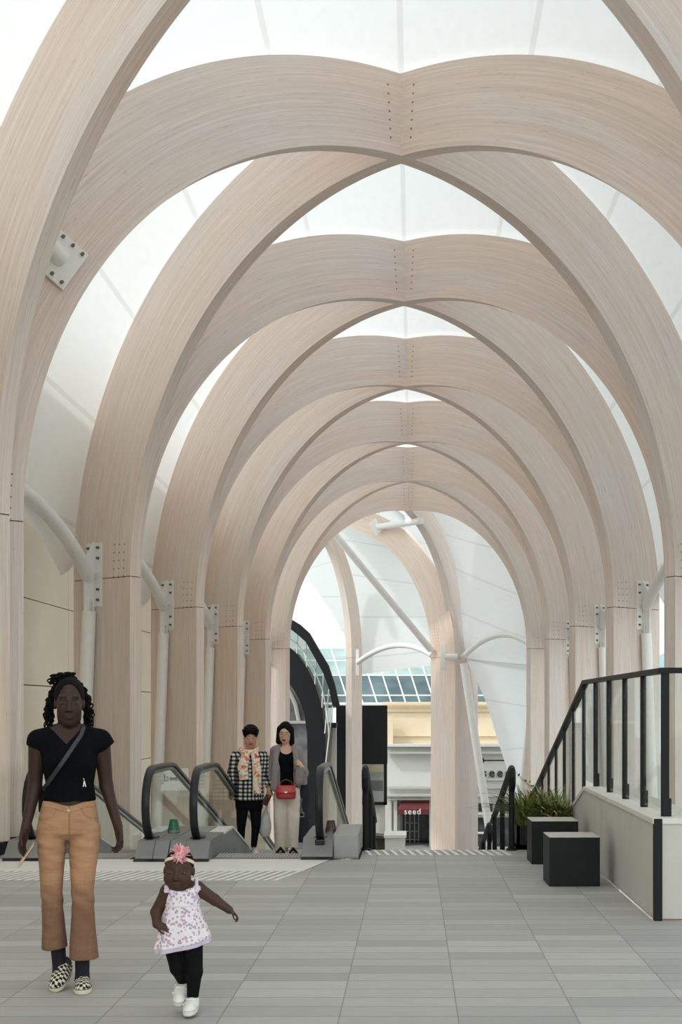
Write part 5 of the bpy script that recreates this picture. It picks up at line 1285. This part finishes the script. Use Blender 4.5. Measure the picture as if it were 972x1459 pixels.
f.stack([w4(1116, 394, 424, .10, .01), w4(1126, 391, 427, .115, .01), w4(1140, 389, 428, .115, .01)], .015)
fw = lambda a, z: .05*np.sin(a*4+z*9)*np.clip((.75-z)*2, 0, 1)
f.stack([w4(1136, 389.5, 411, .10, .01), w4(1165, 389.5, 411, .09, .0), w4(1195, 391, 410, .085, .03), w4(1214, 392, 410.5, .09, .05)], .012, fold=fw)
f.stack([w4(1136, 407, 428, .10, .01), w4(1165, 408.5, 427.5, .09, -.04), w4(1195, 408.5, 425, .085, -.03), w4(1207, 408, 425.5, .09, -.02)], .012, fold=fw); sdf_obj('wide_trousers', f, .0055, cr_, p4)
for px, yy in ((400, -.03), (419, -.10)):
    t = (C4(px, 0)[0], yy, .001); f = Field(); f.stack([(0, t[0], yy-.02, .045, .125), (.022, t[0], yy-.02, .045, .125)], .004); f.cap((t[0]-.045, yy-.06, .03), (t[0], yy-.07, .085), .014, k=.01).cap((t[0], yy-.07, .085), (t[0]+.045, yy-.06, .03), .014, k=.01); sdf_obj('sandal', f, .0045, M['black'], p4)
q = MB()
for sx in (-1, 1):
    pts = [tuple(R4@(np.array((sx*.034+math.cos(2*PI*k/16)*.026, -.108, -.006+math.sin(2*PI*k/16)*.023))*np.array(S4))+H4) for k in range(17)]; q.tube(pts, .0022, 6, cap=False)
    q.tube([tuple(R4@(np.array((sx*.06, -.105, -.002))*np.array(S4))+H4), tuple(R4@(np.array((sx*.078, .0, .0))*np.array(S4))+H4)], .002, 6)
q.tube([tuple(R4@np.array((-.008, -.108, -.003))+H4), tuple(R4@np.array((.008, -.108, -.003))+H4)], .002, 6); q.build('eyeglasses', plain('thin_gold_frame', srgb(170, 140, 110), .3, .8), p4, origin=(0, 0, 0), weld=False)
rb = held(p4, 'handbag', 'small red leather handbag with flap held at the young woman\'s waist', 'bag', C4(408.5, 1127, -.19))
red = plain('red_leather', srgb(176, 44, 50), .35, 0, .1, 14, .15)
f = Field(); f.stack([(-.085, 0, 0, .095, .035), (-.07, 0, 0, .115, .045), (0, 0, 0, .118, .045), (.06, 0, 0, .10, .035), (.075, 0, 0, .085, .02)], .01, n=2.8); sdf_obj('body', f, .004, red, rb)
f = Field(); f.stack([(-.02, .0, -.008, .09, .045), (.0, 0, -.008, .122, .047), (.06, 0, -.006, .105, .038), (.08, 0, -.002, .09, .024)], .006, n=2.8); sdf_obj('flap', f, .004, plain('red_leather_flap', srgb(188, 50, 54), .32, 0, .08, 14), rb)
q = MB(); q.prism([(-.02, -.058, 0), (-.008, -.058, .012), (.0, -.058, .003), (.008, -.058, .012), (.02, -.058, 0), (.0, -.058, -.012)], (0, .012, 0)); q.build('clasp', plain('silver_clasp', srgb(220, 214, 206), .3, .6), rb, origin=(0, 0, 0))
q = MB(); q.tube([(-.075, 0, .06), (-.06, 0, .12), (0, 0, .15), (.06, 0, .125), (.08, 0, .06)], .008, 8); q.build('handle', plain('dark_red_handle', srgb(96, 34, 40), .4), rb, origin=(0, 0, 0))
nb = held(p4, 'shoulder_bag', 'dark navy soft bag hanging behind the young woman beside the escalator handrail', 'bag', C4(432, 1200, .16))
f = Field(); f.stack([(-.02, 0, 0, .07, .04), (.05, -.02, 0, .085, .055), (.25, -.01, 0, .085, .06), (.4, .0, 0, .07, .05), (.62, .02, 0, .06, .04), (.78, .02, 0, .05, .03)], .02, fold=lambda a, z: .06*np.sin(a*3+z*14)); sdf_obj('body', f, .0055, plain('navy_canvas', srgb(34, 38, 52), .8, 0, .1, 20), nb)
q = MB(); q.tube([(-.01, -.06, .34), (-.035, -.075, .43), (-.02, -.07, .52)], .016, 8); q.build('strap', plain('grey_web_strap', srgb(120, 112, 108), .7), nb, origin=(0, 0, 0))
q = MB(); q.tube([(-.04, -.085, .30), (.01, -.085, .30), (.01, -.085, .35), (-.04, -.085, .35), (-.04, -.085, .30)], .006, 6); q.build('buckle', plain('pale_buckle', srgb(210, 196, 176), .3, .5), nb, origin=(0, 0, 0))
